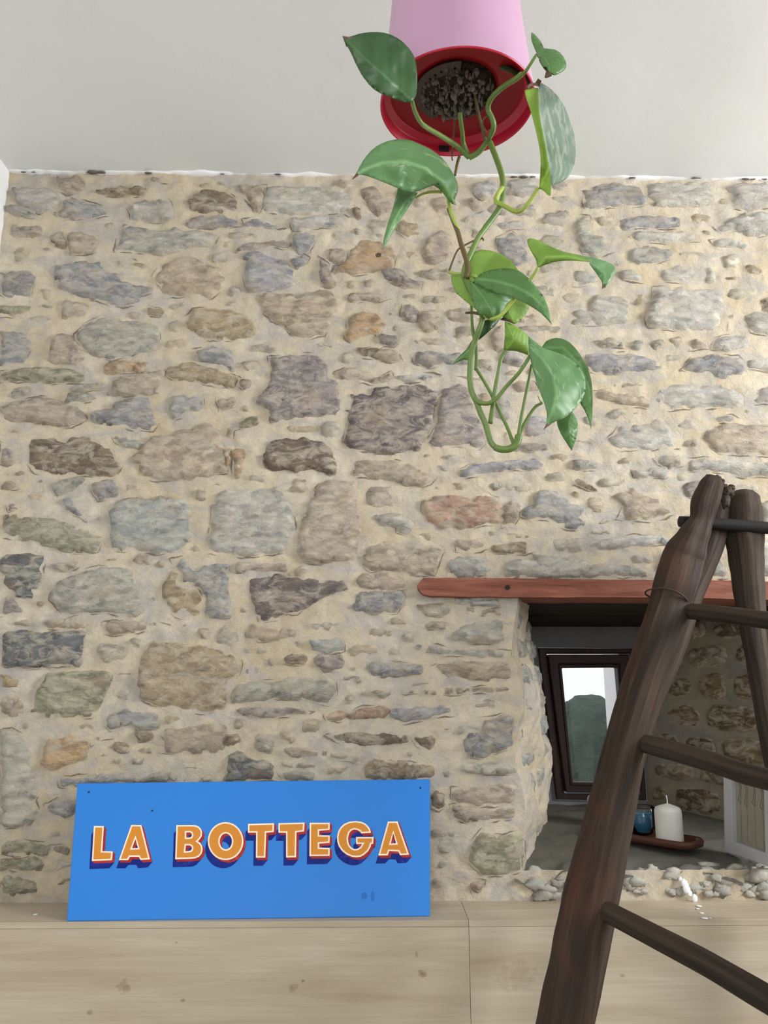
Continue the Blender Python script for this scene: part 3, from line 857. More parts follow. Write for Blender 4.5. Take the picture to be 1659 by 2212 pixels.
# rubble edge of the sill: lumps of cement and small stones
VV, FF = [], []
def lump(c, r, seed, sub=1, sq=(1, 1, 1), jag=0.0):
    bm = bmesh.new(); bmesh.ops.create_icosphere(bm, subdivisions=sub, radius=1.0)
    b = len(VV)
    for v in bm.verts:
        k = 1+.38*noise.noise(v.co*1.3+Vector((seed, seed*.7, 0)))+jag*noise.noise(v.co*3.1+Vector((seed, 0, seed)))
        VV.append((c[0]+v.co.x*r*k*sq[0], c[1]+v.co.y*r*k*sq[1], c[2]+v.co.z*r*k*sq[2]))
    for f in bm.faces: FF.append(tuple(b+v.index for v in f.verts))
    bm.free()
for i in range(190):
    x = rg.uniform(XA+.01, XB); k = rg.random()
    lump((x, D-.005+.035*(1-k)*rg.random(), Z_SF-.001-.040*k), rg.uniform(.004, .012), i*1.7, 2, (1.5, .45, .9), .8)
lo = mesh_obj('rubble', VV, FF, simple('rubble_cement', (.40, .38, .33), .92, .45, 30, .8, .003, .1)); setparent(lo, root_wall); lo['kind'] = 'stuff'

# white plaster drips on the sill edge
VV, FF = [], []
for (px, py, r, yy) in [(1478, 1908, 7, D-.012), (1483, 1920, 8, D-.012), (1490, 1930, 5, D-.012), (1500, 1940, 6, D-.012), (1470, 1900, 4, D-.006)]:
    p = onY(px, py, yy); lump(p, r*yy/F_PX, px, 2, (1, .3, 1.25))
for (px, py, r) in [(1509, 1957, 6), (1515, 1972, 5), (1521, 1983, 7), (1534, 1983, 3), (1506, 1963, 4), (77, 1975, 5)]:
    p = onZ(px, py, Z_LEDGE+.001); lump(p, r*p.y/F_PX, px, 2, (1, 1, .15))
po = mesh_obj('plaster_drip', VV, FF, M['plaster']); setparent(po, root_wall); po['label'] = 'white plaster splashes on the niche edge and ledge'; po['kind'] = 'stuff'

# ------------------------------------------------------------------ ceiling, side walls, floor
bm = bmesh.new()
nx, ny = 60, 60; x0, x1, y0, y1 = X_LEFT-.1, X_RIGHT+.1, -2.6, YB+.25
grid = [[bm.verts.new((x0+(x1-x0)*i/nx, y0+(y1-y0)*j/ny, Z_CEIL+.004*noise.noise(Vector((i*.3, j*.3, 2))))) for i in range(nx+1)] for j in range(ny+1)]
for j in range(ny):
    for i in range(nx): bm.faces.new((grid[j][i], grid[j+1][i], grid[j+1][i+1], grid[j][i+1]))
c = bm_obj('ceiling', bm, M['ceiling'], smooth=True); tag(c, kind='structure')
bm = bmesh.new(); add_box(bm, X_LEFT-.12, X_LEFT, -2.6, YB+.07, 0, Z_CEIL+.05)
tag(bm_obj('wall_left', bm, M['plaster']), kind='structure')
bm = bmesh.new(); X0 = X_RIGHT
add_box(bm, X0, X0+.12, -2.6, YB+.07, 0, 1.75); add_box(bm, X0, X0+.12, -2.6, YB+.07, 2.55, Z_CEIL+.05)
add_box(bm, X0, X0+.12, -2.6, -.15, 1.75, 2.55); add_box(bm, X0, X0+.12, .9, YB+.07, 1.75, 2.55)
tag(bm_obj('wall_right', bm, M['plaster']), kind='structure')
bm = bmesh.new(); add_box(bm, X_LEFT-.12, -1.0+.05, -2.72, -2.6, 0, Z_CEIL+.05); add_box(bm, .75, X0+.12, -2.72, -2.6, 0, Z_CEIL+.05)
add_box(bm, -.95, .75, -2.72, -2.6, 0, 1.7); add_box(bm, -.95, .75, -2.72, -2.6, 2.48, Z_CEIL+.05)
tag(bm_obj('wall_rear', bm, M['plaster']), kind='structure')
# ragged plaster edge where ceiling meets the stones
VV, FF = [], []
n = 420; prof = 5
for i in range(n+1):
    x = X_LEFT+(X_RIGHT-X_LEFT)*i/n
    a = .004+.007*max(0, noise.noise(Vector((x*9, 0, 0)))+.35)+.0035*noise.noise(Vector((x*60, 1, 0)))
    dep = .013+.007*noise.noise(Vector((x*25, 3, 0)))
    for k in range(prof):
        t = k/(prof-1)*math.pi/2
        VV.append((x, D+.004-dep*math.cos(t)-.0, Z_CEIL+.003-max(.0005, a)*math.sin(t)))
for i in range(n):
    for k in range(prof-1):
        q0 = i*prof+k; FF.append((q0, q0+1, q0+prof+1, q0+prof))
tr = mesh_obj('trim_1', VV, FF, M['plaster']); tag(tr, kind='structure')
# chips and dark gaps of broken plaster along the ceiling line
VV, FF = [], []
for (px, w_) in [(50, 10), (72, 8), (200, 22), (218, 16), (320, 14), (480, 8), (600, 12), (1130, 16), (1110, 12), (1150, 10), (1365, 12), (1500, 12), (1510, 8), (1610, 14), (1625, 10), (1650, 10)]:
    p = onY(px, 381, D-.006); lump((p.x, D-.007, Z_CEIL-.004-.002*rg.random()), w_*.00036, px, 2, (1.8, .6, .38))
ch = mesh_obj('broken_render', VV, FF, simple('dark_gap', (.13, .115, .10), .95)); setparent(ch, root_wall); ch['kind'] = 'stuff'
# floor of planks, far below the frame
fl = empty('floor', (0, 0, 0)); tag(fl, kind='structure')
M['plank'] = make_wood('pale_oak', (.20, .165, .125), (.26, .22, .17), (.31, .27, .21), .5, (1.2, 12, 12), .08)
for i in range(22):
    bm = bmesh.new(); ya = -2.6+i*.19; add_box(bm, X_LEFT, X_RIGHT, ya+.001, min(ya+.189, 1.36), -.02, 0, .001)
    if ya+.1 > 1.36: bm.free(); continue
    o = bm_obj('plank', bm, M['plank'], fl)

# ------------------------------------------------------------------ wood-look dado with its ledge
def make_tile(name, knots, sh):
    m, nt, b = newmat(name)
    v = coords(nt, (1.6, 9, 15), 'Object', (sh, sh, sh)); f = tnoise(nt, v, 1.6, 7, .62, .5)
    v2 = coords(nt, (2, 40, 90), 'Object'); f2 = tnoise(nt, v2, 2.2, 4, .6)
    c = ramp(nt, f, [(.25, srgb((166, 150, 127))), (.48, srgb((188, 174, 152))), (.75, srgb((205, 193, 173)))])
    c = mixc(nt, ramp(nt, f2, [(.35, (.30, .30, .30)), (.6, (0, 0, 0))]), c, srgb((164, 146, 120)))
    tc = N(nt, 'ShaderNodeTexCoord')
    for (p, r, s) in knots:
        mp = N(nt, 'ShaderNodeMapping'); mp.vector_type = 'POINT'
        mp.inputs['Location'].default_value = (-p[0]/r[0], -p[1]/r[0], -p[2]/r[1]); mp.inputs['Scale'].default_value = (1/r[0], 1/r[0], 1/r[1])
        nt.links.new(tc.outputs['Object'], mp.inputs['Vector'])
        nn = N(nt, 'ShaderNodeVectorMath', operation='LENGTH'); nt.links.new(mp.outputs[0], nn.inputs[0])
        ad = N(nt, 'ShaderNodeMath', operation='MULTIPLY_ADD'); nt.links.new(tnoise(nt, coords(nt), 90, 3), ad.inputs[0]); ad.inputs[1].default_value = 1.1; nt.links.new(nn.outputs['Value'], ad.inputs[2])
        c = mixc(nt, ramp(nt, ad.outputs[0], [(.55, (s, s, s)), (.95, (s*.35, s*.35, s*.35)), (1.0, (0, 0, 0))]), c, srgb((112, 92, 66)))
    nt.links.new(c, b.inputs['Base Color']); b.inputs['Roughness'].default_value = .48
    b.inputs['Specular IOR Level'].default_value = .35
    bump(nt, b, f2, .08, .0006)
    return m
XJ = onY(1015, 2100, Y_LEDGE).x
dado = empty('trim_2', (0, Y_LEDGE, Z_LEDGE)); tag(dado, kind='structure')
KN = []
for (px, py, r1, r2, s) in [(268, 2132, 26, 24, .6), (396, 2161, 11, 9, .9), (632, 2134, 22, 16, .45), (655, 2119, 7, 6, .8), (912, 2103, 20, 13, .8), (192, 2187, 13, 11, .6), (540, 1998, 5, 4, 1), (381, 2036, 5, 4, .9), (900, 2062, 7, 12, .6)]:
    p = onY(px, py, Y_LEDGE); KN.append(((p.x, p.y-Y_LEDGE, p.z-Z_LEDGE), (r1/F_PX*1.5, r2/F_PX*1.5), s))
KN2 = []
for (px, py, r1, r2, s) in [(1120, 2110, 90, 60, .25), (1345, 2108, 12, 8, .5)]:
    p = onY(px, py, Y_LEDGE); KN2.append(((p.x, p.y-Y_LEDGE, p.z-Z_LEDGE), (r1/F_PX*1.5, r2/F_PX*1.5), s))
TL = make_tile('oak_tile_left', KN, 0); TR = make_tile('oak_tile_right', KN2, 5.3)
PH = .30; zt = Z_LEDGE-.0
rows = [(0, -PH), (-PH-.002, -2*PH), (-2*PH-.002, -3*PH), (-3*PH-.002, -Z_LEDGE)]
for k, (a, b_) in enumerate(rows):
    js = [X_LEFT, XJ, X_RIGHT] if k % 2 == 0 else [X_LEFT, XJ-.45, XJ+.55, X_RIGHT]
    for i in range(len(js)-1):
        bm = bmesh.new(); add_box(bm, js[i]+.0003, js[i+1]-.0003, 0, .012, b_, a-(.0102 if k == 0 else .0002), .0005)
        o = bm_obj('panel', bm, TL if i == 0 else TR, dado); o.location = (0, 0, 0)
js = [X_LEFT, XJ+.0, X_RIGHT]
for i in range(2):
    bm = bmesh.new(); add_box(bm, js[i]+.0003, js[i+1]-.0003, .0, D-Y_LEDGE+.02, 0.0002, .010, .0005)
    o = bm_obj('cap_board', bm, TL if i == 0 else TR, dado); o.location = (0, 0, -.010)
bm = bmesh.new(); add_box(bm, X_LEFT, X_RIGHT, .012, D-Y_LEDGE+.02, -Z_LEDGE, -.011)
bm_obj('backing', bm, M['plaster'], dado)

# ------------------------------------------------------------------ lintel beam and niche roof boards
lt = empty('lintel_beam', (onY(903, 1268, D).x, D, Z_LT)); tag(lt, 'reddish brown wooden lintel beam set in the stones over the wall niche', 'beam')
pts = [(903, 1272), (903, 1262), (915, 1248), (1100, 1249), (1300, 1252), (1500, 1253), (1659, 1256), (2060, 1262), (2060, 1302), (1659, 1296), (1400, 1290), (1200, 1290), (1000, 1289), (930, 1288), (912, 1283)]
yf = D-.017
outl = densify([(onY(a, b, yf).x, onY(a, b, yf).z) for a, b in pts], .012, .0012, 3)
V, Fs = triangulate([outl]); nV = len(V)
vs = [(x, yf+.0015*noise.noise(Vector((x*20, z*50, 0))), z) for x, z in V]+[(x, D+.10, z) for x, z in V]
Fs2 = [tuple(f) for f in Fs]+[tuple(nV+i for i in reversed(f)) for f in Fs]
vi = {(round(a, 6), round(b, 6)): i for i, (a, b) in enumerate(V)}
ring = [vi.get((round(a, 6), round(b, 6))) for a, b in outl]; ring = [r for r in ring if r is not None]
for i in range(len(ring)):
    a, b = ring[i], ring[(i+1) % len(ring)]; Fs2.append((a, b, nV+b, nV+a))
o = mesh_obj('beam_front', vs, Fs2, M['lintel'], smooth=False); setparent(o, lt)
p = onY(1096, 1269, yf-.001)
bm = bmesh.new(); bmesh.ops.create_cone(bm, cap_ends=True, segments=16, radius1=.0048, radius2=.0048, depth=.004, matrix=Matrix.Translation(p)@Matrix.Rotation(math.pi/2, 4, 'X'))
o = bm_obj('nail_hole', bm, M['black']); setparent(o, lt); o['label'] = 'dark nail hole in the lintel'
nb = 4
for k in range(nb):
    t0, t1 = k/nb, (k+1)/nb
    ya, yb2 = D+.09+(YB-D-.09)*t0, D+.09+(YB-D-.09)*t1-.004
    za, zb = Z_LT+(Z_LTB-Z_LT)*t0, Z_LT+(Z_LTB-Z_LT)*t1
    bm = bmesh.new(); add_box(bm, XA-.03, XB+.05, ya, yb2, 0, .035, .003)
    for v in bm.verts: v.co.z += za+(zb-za)*((v.co.y-ya)/(yb2-ya))+.002*(k % 2)
    o = bm_obj('roof_board', bm, M['darkboard']); setparent(o, lt); o['label'] = 'dark board on the underside'

# ------------------------------------------------------------------ small window at the back of the niche
win = empty('window_1', tuple(onY(1300, 1729, YB-.02))); tag(win, kind='structure')
def ringmesh(name, A, B, yf, yb, mat, label=None):
    a0, b0, a1, b1 = q(A, yf), q(B, yf), None, None
    a1 = [Vector((p.x, yb, p.z)) for p in a0]; b1 = [Vector((p.x, yb, p.z)) for p in b0]
    vs = a0+b0+a1+b1; fs = []
    for i in range(4):
        j = (i+1) % 4
        fs += [(i, j, 4+j, 4+i), (8+i, 12+i, 12+j, 8+j), (i, 8+i, 8+j, j), (4+i, 4+j, 12+j, 12+i)]
    o = mesh_obj(name, vs, fs, mat, smooth=False); setparent(o, win)
    bv = o.modifiers.new('bevel', 'BEVEL'); bv.width = .003; bv.segments = 2
    if label: o['label'] = label
    return o
ringmesh('window_frame', WO, [(1181, 1411), (1361, 1411), (1386, 1718), (1220, 1716)], YB-.012, YB+.08, M['frame'])
ringmesh('sash', [(1184, 1414), (1358, 1414), (1383, 1714), (1223, 1712)], [(1206, 1434), (1340, 1434), (1362, 1700), (1232, 1698)], YB-.022, YB+.03, M['frame'])
ringmesh('glazing_bead', [(1206, 1434), (1340, 1434), (1362, 1700), (1232, 1698)], WG, YB-.012, YB+.02, M['frame'])
gm, nt, b = newmat('pane_glass'); nt.nodes.remove(b)
tr_ = N(nt, 'ShaderNodeBsdfTransparent'); gl = N(nt, 'ShaderNodeBsdfGlossy'); gl.inputs['Roughness'].default_value = .03
fr = N(nt, 'ShaderNodeFresnel'); fr.inputs['IOR'].default_value = 1.45; mx = N(nt, 'ShaderNodeMixShader')
nt.links.new(fr.outputs[0], mx.inputs[0]); nt.links.new(tr_.outputs[0], mx.inputs[1]); nt.links.new(gl.outputs[0], mx.inputs[2]); nt.links.new(mx.outputs[0], nt.nodes['Material Output'].inputs[0])
M['glass'] = gm
g0 = q([(1210, 1438), (1337, 1438), (1359, 1696), (1235, 1694)], YB+.004); g1 = [Vector((p.x, YB+.008, p.z)) for p in g0]
o = mesh_obj('pane', g0+g1, [(0, 1, 2, 3), (7, 6, 5, 4), (0, 4, 5, 1), (1, 5, 6, 2), (2, 6, 7, 3), (3, 7, 4, 0)], gm, smooth=False); setparent(o, win)
# outside: ground, pale pier, dark bush
bm = bmesh.new(); add_box(bm, -3, 6, YB+.22, 9, -.1, 0); tag(bm_obj('ground_outside', bm, simple('ground', (.25, .24, .2), .9)), kind='structure')
p0 = onY(1312, 1445, 2.45); p1 = onY(1337, 1445, 2.45)
bm = bmesh.new(); add_box(bm, p0.x, p1.x+.10, 2.30, 2.5, 0, 1.9, .008)
tag(bm_obj('wall_outside', bm, M['plaster']), kind='structure')
VV, FF = [], []
pb = onY(1278, 1506, 3.2)
bm = bmesh.new(); bmesh.ops.create_icosphere(bm, subdivisions=5, radius=1.0)
for v in bm.verts:
    c0 = v.co.copy(); sgn = lambda a, p_: math.copysign(abs(a)**p_, a)
    k = 1+.03*noise.noise(c0*3)+.02*noise.noise(c0*12)
    v.co = Vector((sgn(c0.x, .6)*.155*k*(1+.55*max(0, -c0.z)), sgn(c0.y, .7)*.25*k, .70+sgn(c0.z, .75)*.70*k))
    v.co.x += .012*(c0.z > .3)
    v.co.z = max(0, v.co.z)
for v in bm.verts: v.co += Vector((pb.x+.02, 3.4, pb.z-1.40))
zmin = min(v.co.z for v in bm.verts)
for v in bm.verts: v.co.z = max(0.0, v.co.z) if v.co.z < .1 else v.co.z
bo = bm_obj('bush', bm, simple('bush_leaves', (.055, .085, .066), .8, .75, 14, 1, .02), smooth=True)
tag(bo, 'dark green bush standing outside behind the small window pane', 'bush')

# ------------------------------------------------------------------ blue signboard
BL = onZ(144, 1990, Z_LEDGE+.0005); BR = onZ(929, 1979, Z_LEDGE+.0005)
TLc = onY(167, 1692, D-.030); TRc = onY(929, 1683, D-.030)
O = (BL+BR)/2; Uv = (BR-BL).normalized(); TM = (TLc+TRc)/2; Nn = Uv.cross((TM-O)).normalized()
if Nn.y > 0: Nn = -Nn
Vv = Nn.cross(Uv); Vv = Vv if Vv.z > 0 else -Vv
def on_sign(px, py):
    r = ray(px, py); t = (O-CAM).dot(Nn)/r.dot(Nn); p = CAM+r*t-O
    return (p.dot(Uv), p.dot(Vv))
corn = [on_sign(144, 1990), on_sign(929, 1979), on_sign(929, 1683), on_sign(167, 1692)]
sign = empty('signboard', tuple(O)); tag(sign, 'blue painted wooden board lettered LA BOTTEGA, leaning on the stone wall', 'sign')
Ms = Matrix((Uv, Vv, Nn)).transposed().to_4x4(); Ms.translation = O
bm = bmesh.new()
fv = [bm.verts.new((c[0], c[1], 0)) for c in corn]; bv_ = [bm.verts.new((c[0], c[1]+.0, -.012)) for c in corn]
bm.faces.new(fv); bm.faces.new(bv_[::-1])
for i in range(4): bm.faces.new((fv[i], fv[(i+1) % 4], bv_[(i+1) % 4], bv_[i]))
bmesh.ops.bevel(bm, geom=list(bm.edges), offset=.0009, segments=1, affect='EDGES')
M['signblue'] = simple('blue_paint', srgb((34, 126, 216)), .45, .03, 6, .12, .0006, .35)
bd = bm_obj('board', bm, M['signblue']); bd.matrix_world = Ms; setparent(bd, sign)
def place(o, mat=Ms): o.matrix_world = mat; setparent(o, sign); return o
LET = []
def Lt(ox, oy, sc, outer, holes=()):
    cv = lambda P: [(ox+a/sc, oy+b/sc) for a, b in P]
    LET.append((cv(outer), [cv(h) for h in holes]))
s1 = 9.217; s2 = 5.925
def ell(cx, cy, rx, ry, n=44): return [(cx+rx*math.cos(2*math.pi*k/n), cy+ry*math.sin(2*math.pi*k/n)) for k in range(n)]
Lt(180, 1760, s1, [(212,225),(412,228),(380,725),(590,730),(572,905),(172,922)])
Lt(180, 1760, s1, [(955,203),(1158,205),(1330,890),(1140,903),(1108,838),(930,838),(893,905),(708,905)], [[(1038,485),(1088,662),(972,668)]])
Lt(360, 1760, s2, [(125,133),(300,131),(365,134),(410,150),(440,180),(456,225),(450,275),(430,308),(400,340),(432,362),(455,400),(462,450),(448,500),(415,538),(370,558),(300,565),(110,570)],
   [[(252,228),(295,225),(316,235),(325,258),(316,284),(295,292),(252,293)], [(248,393),(295,392),(318,405),(326,430),(312,456),(285,465),(240,467)]])
Lt(360, 1760, s2, ell(755, 338, 228, 243), [ell(758, 342, 78, 101, 30)])
Lt(360, 1760, s2, [(1042,118),(1375,108),(1372,222),(1275,230),(1262,550),(1142,550),(1145,230),(1040,230)])
Lt(620, 1760, s2, [(-108,108),(225,100),(218,215),(122,225),(115,545),(-12,548),(-12,232),(-110,230)])
Lt(620, 1760, s2, [(290,103),(548,103),(545,195),(412,205),(412,262),(548,265),(545,360),(412,370),(412,420),(548,425),(545,528),(287,530)])
Lt(620, 1760, s2, [(1075,232),(950,240),(935,215),(900,196),(860,190),(825,202),(797,235),(780,300),(785,350),(800,392),(830,425),(862,440),(900,436),(940,410),(960,375),(885,375),(882,285),(1108,285),(1103,372),(1078,375),(1068,415),(1040,465),(985,515),(940,538),(890,545),(830,538),(760,508),(700,460),(660,400),(642,340),(640,280),(655,210),(685,160),(730,118),(800,88),(880,80),(950,90),(1005,115),(1045,155),(1065,190)])
Lt(620, 1760, s2, [(1290,88),(1415,85),(1562,512),(1447,518),(1425,470),(1308,465),(1290,520),(1168,522)], [[(1360,235),(1395,365),(1328,368)]])
def area2(P): return sum(P[i][0]*P[(i+1) % len(P)][1]-P[(i+1) % len(P)][0]*P[i][1] for i in range(len(P)))/2
def inset(P, d):
    s = 1 if area2(P) > 0 else -1; n = len(P); out = []
    for i in range(n):
        a, b, c = P[i-1], P[i], P[(i+1) % n]
        e1 = Vector((b[0]-a[0], b[1]-a[1])).normalized(); e2 = Vector((c[0]-b[0], c[1]-b[1])).normalized()
        n1 = Vector((-e1.y, e1.x))*s; n2 = Vector((-e2.y, e2.x))*s
        mv = n1+n2; k = d/max(.25, (1+n1.dot(n2)))
        out.append((b[0]+mv.x*k, b[1]+mv.y*k))
    return out
pm = {'o': simple('orange_paint', srgb((216, 138, 38)), .45, .04, 30, .1, .0003), 'c': simple('cream_paint', srgb((255, 236, 212)), .45, .03, 30, .1, .0003),
      'r': simple('red_paint', srgb((220, 66, 62)), .45, .04, 30, .1, .0003), 's': simple('shadow_blue_paint', srgb((20, 52, 172)), .45, .04, 30, .1, .0003)}
names = 'LABOTTEGA'
for li, (outer_, holes_) in enumerate(LET):
    V3, F3, MI = [], [], []
    def layer(P, H, z, mi):
        V, Fs = triangulate([P]+H); b0 = len(V3)
        for (x, y) in V:
            u, v = on_sign(x, y); V3.append((u, v, z))
        for f in Fs: F3.append([b0+i for i in f]); MI.append(mi)
    def sweep(P, d0, d1, z, mi):
        b0 = len(V3); n = len(P)
        for d in (d0, d1):
            for (x, y) in P:
                u, v = on_sign(x+d[0], y+d[1]); V3.append((u, v, z))
        for i in range(n):
            j = (i+1) % n; F3.append([b0+i, b0+j, b0+n+j, b0+n+i]); MI.append(mi)
    sh = lambda P, d: [(x+d[0], y+d[1]) for x, y in P]
    dr = (5.0, 5.3); ds = (-5.5, 17.5)
    for P in [outer_]+holes_: sweep(P, dr, ds, .00025, 3)
    layer(sh(outer_, ds), [sh(h, ds) for h in holes_], .00025, 3)
    layer(sh(outer_, dr), [sh(h, dr) for h in holes_], .00025, 3)
    for P in [outer_]+holes_: sweep(P, (0, 0), dr, .0005, 2)
    layer(sh(outer_, dr), [sh(h, dr) for h in holes_], .0005, 2)
    layer(outer_, holes_, .00075, 1)
    layer(inset(outer_, 3.3), [inset(h, -3.3) for h in holes_], .0010, 0)
    me = bpy.data.meshes.new('letter'); me.from_pydata(V3, [], F3)
    for k in 'ocrs': me.materials.append(pm[k])
    for p_, mi in zip(me.polygons, MI): p_.material_index = mi
    o = bpy.data.objects.new('letter', me); COL.objects.link(o); place(o)
    o['label'] = 'painted orange letter %s with cream outline, red side and dark blue shadow' % names[li]
for (px, py, r) in [(908, 1702, 2.0), (192, 1711, 2.0), (329, 1751, 2.0)]:
    u, v = on_sign(px, py); bm = bmesh.new()
    bmesh.ops.create_cone(bm, cap_ends=True, segments=12, radius1=r*.00085, radius2=r*.00085, depth=.0006, matrix=Matrix.Translation((u, v, .0003)))
    o = bm_obj('screw_hole', bm, M['black']); place(o)
# scuffs
bm = bmesh.new()
for (px, py, rx, ry) in [(787, 1935, 6, 6), (805, 1936, 4, 9)]:
    u, v = on_sign(px, py); bmesh.ops.create_cone(bm, cap_ends=True, segments=14, radius1=1, radius2=1, depth=.0002, matrix=Matrix.Translation((u, v, .0002))@Matrix.Diagonal((rx*.00085, ry*.00085, 1, 1)))
o = bm_obj('scuff', bm, simple('scuffed_blue', srgb((30, 108, 196)), .5)); place(o)

# ------------------------------------------------------------------ tubes for ladder and vines
def tube(name, P, Rr, mat, parent=None, seg=14, rough=0.0, seed=0.0, sub=8, caps=True, freq=18, lrep=1):
    # P world points, Rr radii; Catmull-Rom resample
    n = len(P); C, Rd = [], []
    for i in range(n-1):
        p0 = P[max(0, i-1)]; p1 = P[i]; p2 = P[i+1]; p3 = P[min(n-1, i+2)]
        for k in range(sub):
            t = k/sub; a = .5*((2*p1)+(p2-p0)*t+(2*p0-5*p1+4*p2-p3)*t*t+(3*p1-p0-3*p2+p3)*t**3)
            C.append(a); Rd.append(Rr[i]+(Rr[i+1]-Rr[i])*(t*t*(3-2*t)))
    C.append(P[-1].copy()); Rd.append(Rr[-1])
    vs, fs, uv = [], [], []
    T = (C[1]-C[0]).normalized(); nrm = T.orthogonal().normalized(); s = 0
    for i, c in enumerate(C):
        t = (C[min(i+1, len(C)-1)]-C[max(i-1, 0)]).normalized()
        nrm = (nrm-t*nrm.dot(t)).normalized(); bn = t.cross(nrm)
        if i: s += (c-C[i-1]).length
        for k in range(seg+1):
            a = 2*math.pi*k/seg; d = nrm*math.cos(a)+bn*math.sin(a)
            r = Rd[i]
            if rough:
                r *= 1+rough*(noise.noise(Vector((math.cos(a)*1.3+seed, math.sin(a)*1.3, s*freq*.22)))+.6*noise.noise(Vector((math.cos(a)*3+seed, math.sin(a)*3, s*freq*.5)))+.35*noise.noise(Vector((math.cos(a)*6+seed, math.sin(a)*6, s*freq*1.6))))
            vs.append(c+d*r); uv.append((s*3, k/seg))
    m_ = seg+1
    for i in range(len(C)-1):
        for k in range(seg):
            fs.append((i*m_+k, i*m_+k+1, (i+1)*m_+k+1, (i+1)*m_+k))
    if caps:
        for (i, rev) in ((0, True), (len(C)-1, False)):
            cc = len(vs); vs.append(C[i]+(C[i]-C[1 if i == 0 else i-1]).normalized()*Rd[i]*.25); uv.append((0, 0))
            for k in range(seg):
                a, b = i*m_+k, i*m_+k+1
                fs.append((b, a, cc) if rev else (a, b, cc))
    o = mesh_obj(name, vs, fs, mat, uv=uv)
    # weld the seam for normals
    if parent is not None: setparent(o, parent)
    return o
def LP(lst):  # (px, py, Y, width_px)
    P, R_ = [], []
    for (px, py, Y, wd) in lst:
        p = onY(px, py, Y); P.append(p); dep = (p-CAM).dot(FW); R_.append(wd/2*dep/F_PX)
    return P, R_
def to_floor(P, R_, k=1.0):
    d = P[-1]-P[-3]; t = (0.0-P[-1].z)/d.z; e = P[-1].copy()
    for f_ in (.08, .2, .4, .7, 1.0): P.append(e+d*t*f_); R_.append(R_[-1]*1.005)
# front left rail
fr_ = [(1541,1032,1.285,32),(1534,1052,1.285,48),(1522,1085,1.285,54),(1514,1125,1.285,46),(1498,1160,1.28,62),(1483,1195,1.28,78),(1476,1215,1.28,80),(1463,1260,1.27,84),(1449,1310,1.27,82),(1432,1355,1.26,80),(1395,1450,1.25,76),(1360,1560,1.24,76),(1335,1660,1.23,82),(1310,1760,1.22,90),(1287,1860,1.21,98),(1268,1950,1.20,104),(1252,2020,1.19,98),(1240,2100,1.18,98),(1222,2212,1.17,102)]
P, R_ = LP(fr_); base_p = P[-1]
to_floor(P, R_)
lad = empty('ladder', (P[-1].x, P[-1].y, 0)); tag(lad, 'old dark brown wooden pole ladder with rough rungs leaning by the niche', 'ladder')
o = tube('rail', P, R_, M['ladder'], lad, 26, .24, 1.0, 8, True, 12); o['label'] = 'gnarled red-brown front rail'
VV, FF = [], []
for (px, py, rp, sq_) in [(1571, 1062, 13, (1, .8, 1)), (1563, 1050, 8, (1, .8, .7)), (1579, 1053, 8, (1.1, .8, .8)), (1547, 1034, 9, (1.1, .9, .8)), (1558, 1045, 9, (.8, .8, 1.2)), (1566, 1082, 12, (.8, .7, 1.4))]:
    p = onY(px, py, 1.31); lump(p, rp*1.33/F_PX, px*.37, 3, sq_, .5)
o = mesh_obj('splintered_top', VV, FF, M['ladder_grey']); setparent(o, lad)
# rear left leg, hugging the rail
rl = [(1553,1068,1.345,34),(1552,1110,1.345,46),(1540,1170,1.345,52),(1516,1230,1.345,54),(1488,1290,1.34,58),(1470,1350,1.335,56),(1440,1430,1.33,56),(1402,1523,1.32,50),(1370,1624,1.31,50),(1345,1740,1.30,54),(1324,1850,1.29,58),(1303,1960,1.28,60),(1276,2080,1.27,64),(1248,2212,1.26,66)]
P, R_ = LP(rl); to_floor(P, R_)
o = tube('rear_leg', P, R_, M['ladder_grey'], lad, 18, .14, 4.0, 8, True, 12); o['label'] = 'grey-brown rear leg behind the left rail'
rrl = [(1606,1062,1.345,40),(1606,1078,1.345,66),(1606,1110,1.345,78),(1607,1150,1.345,80),(1612,1200,1.345,72),(1617,1260,1.34,64),(1622,1310,1.34,60),(1626,1360,1.335,50),(1637,1430,1.33,46),(1651,1520,1.325,44),(1666,1600,1.32,46),(1700,1760,1.31,50),(1740,1960,1.30,54)]
P, R_ = LP(rrl); to_floor(P, R_)
o = tube('rear_leg', P, R_, M['ladder_grey'], lad, 24, .15, 8.0, 8, True, 12); o['label'] = 'broad grey-brown rear leg with a rounded top'
ends = []
def rung(lst, seed, name='rung', mat='rung', ext=1.45):
    P, R_ = LP(lst); a, b = P[0], P[-1]
    e = P[-1]+(P[-1]-P[-2]).normalized()*(b-a).length*(ext-1); P.append(e); R_.append(R_[-1]); ends.append(e)
    return tube(name, P, R_, M[mat], lad, 16, .10, seed, 8, True, 14)
rung([(1468,1127,1.315,24),(1540,1131,1.315,25),(1650,1140,1.31,27),(1720,1146,1.30,27)], 2.0, 'pivot_pin', 'black', 1.6)['label'] = 'blackened pivot pin through the rail tops'
rung([(1462,1318,1.27,34),(1560,1326,1.20,36),(1659,1340,1.13,38)], 5.0, ext=1.9)
rung([(1366,1600,1.235,38),(1440,1618,1.19,44),(1530,1644,1.14,46),(1600,1668,1.10,46),(1659,1684,1.07,46)], 7.0, ext=1.45)
rung([(1285,1956,1.19,44),(1380,2005,1.14,48),(1520,2078,1.07,54),(1659,2158,1.01,60)], 9.0, ext=1.3)
# other front rail, outside the frame, carrying the rung ends
E = ends[1:]
top = E[0]+(E[0]-E[2])*.38; P = [top, E[0], E[1], E[2]]; R_ = [.026, .030, .033, .036]; d = (E[2]-E[0]); t = -E[2].z/d.z
P += [E[2]+d*t*.5, E[2]+d*t]; R_ += [.037, .038]
o = tube('rail', P, R_, M['ladder'], lad, 18, .12, 12.0, 8, True, 12)
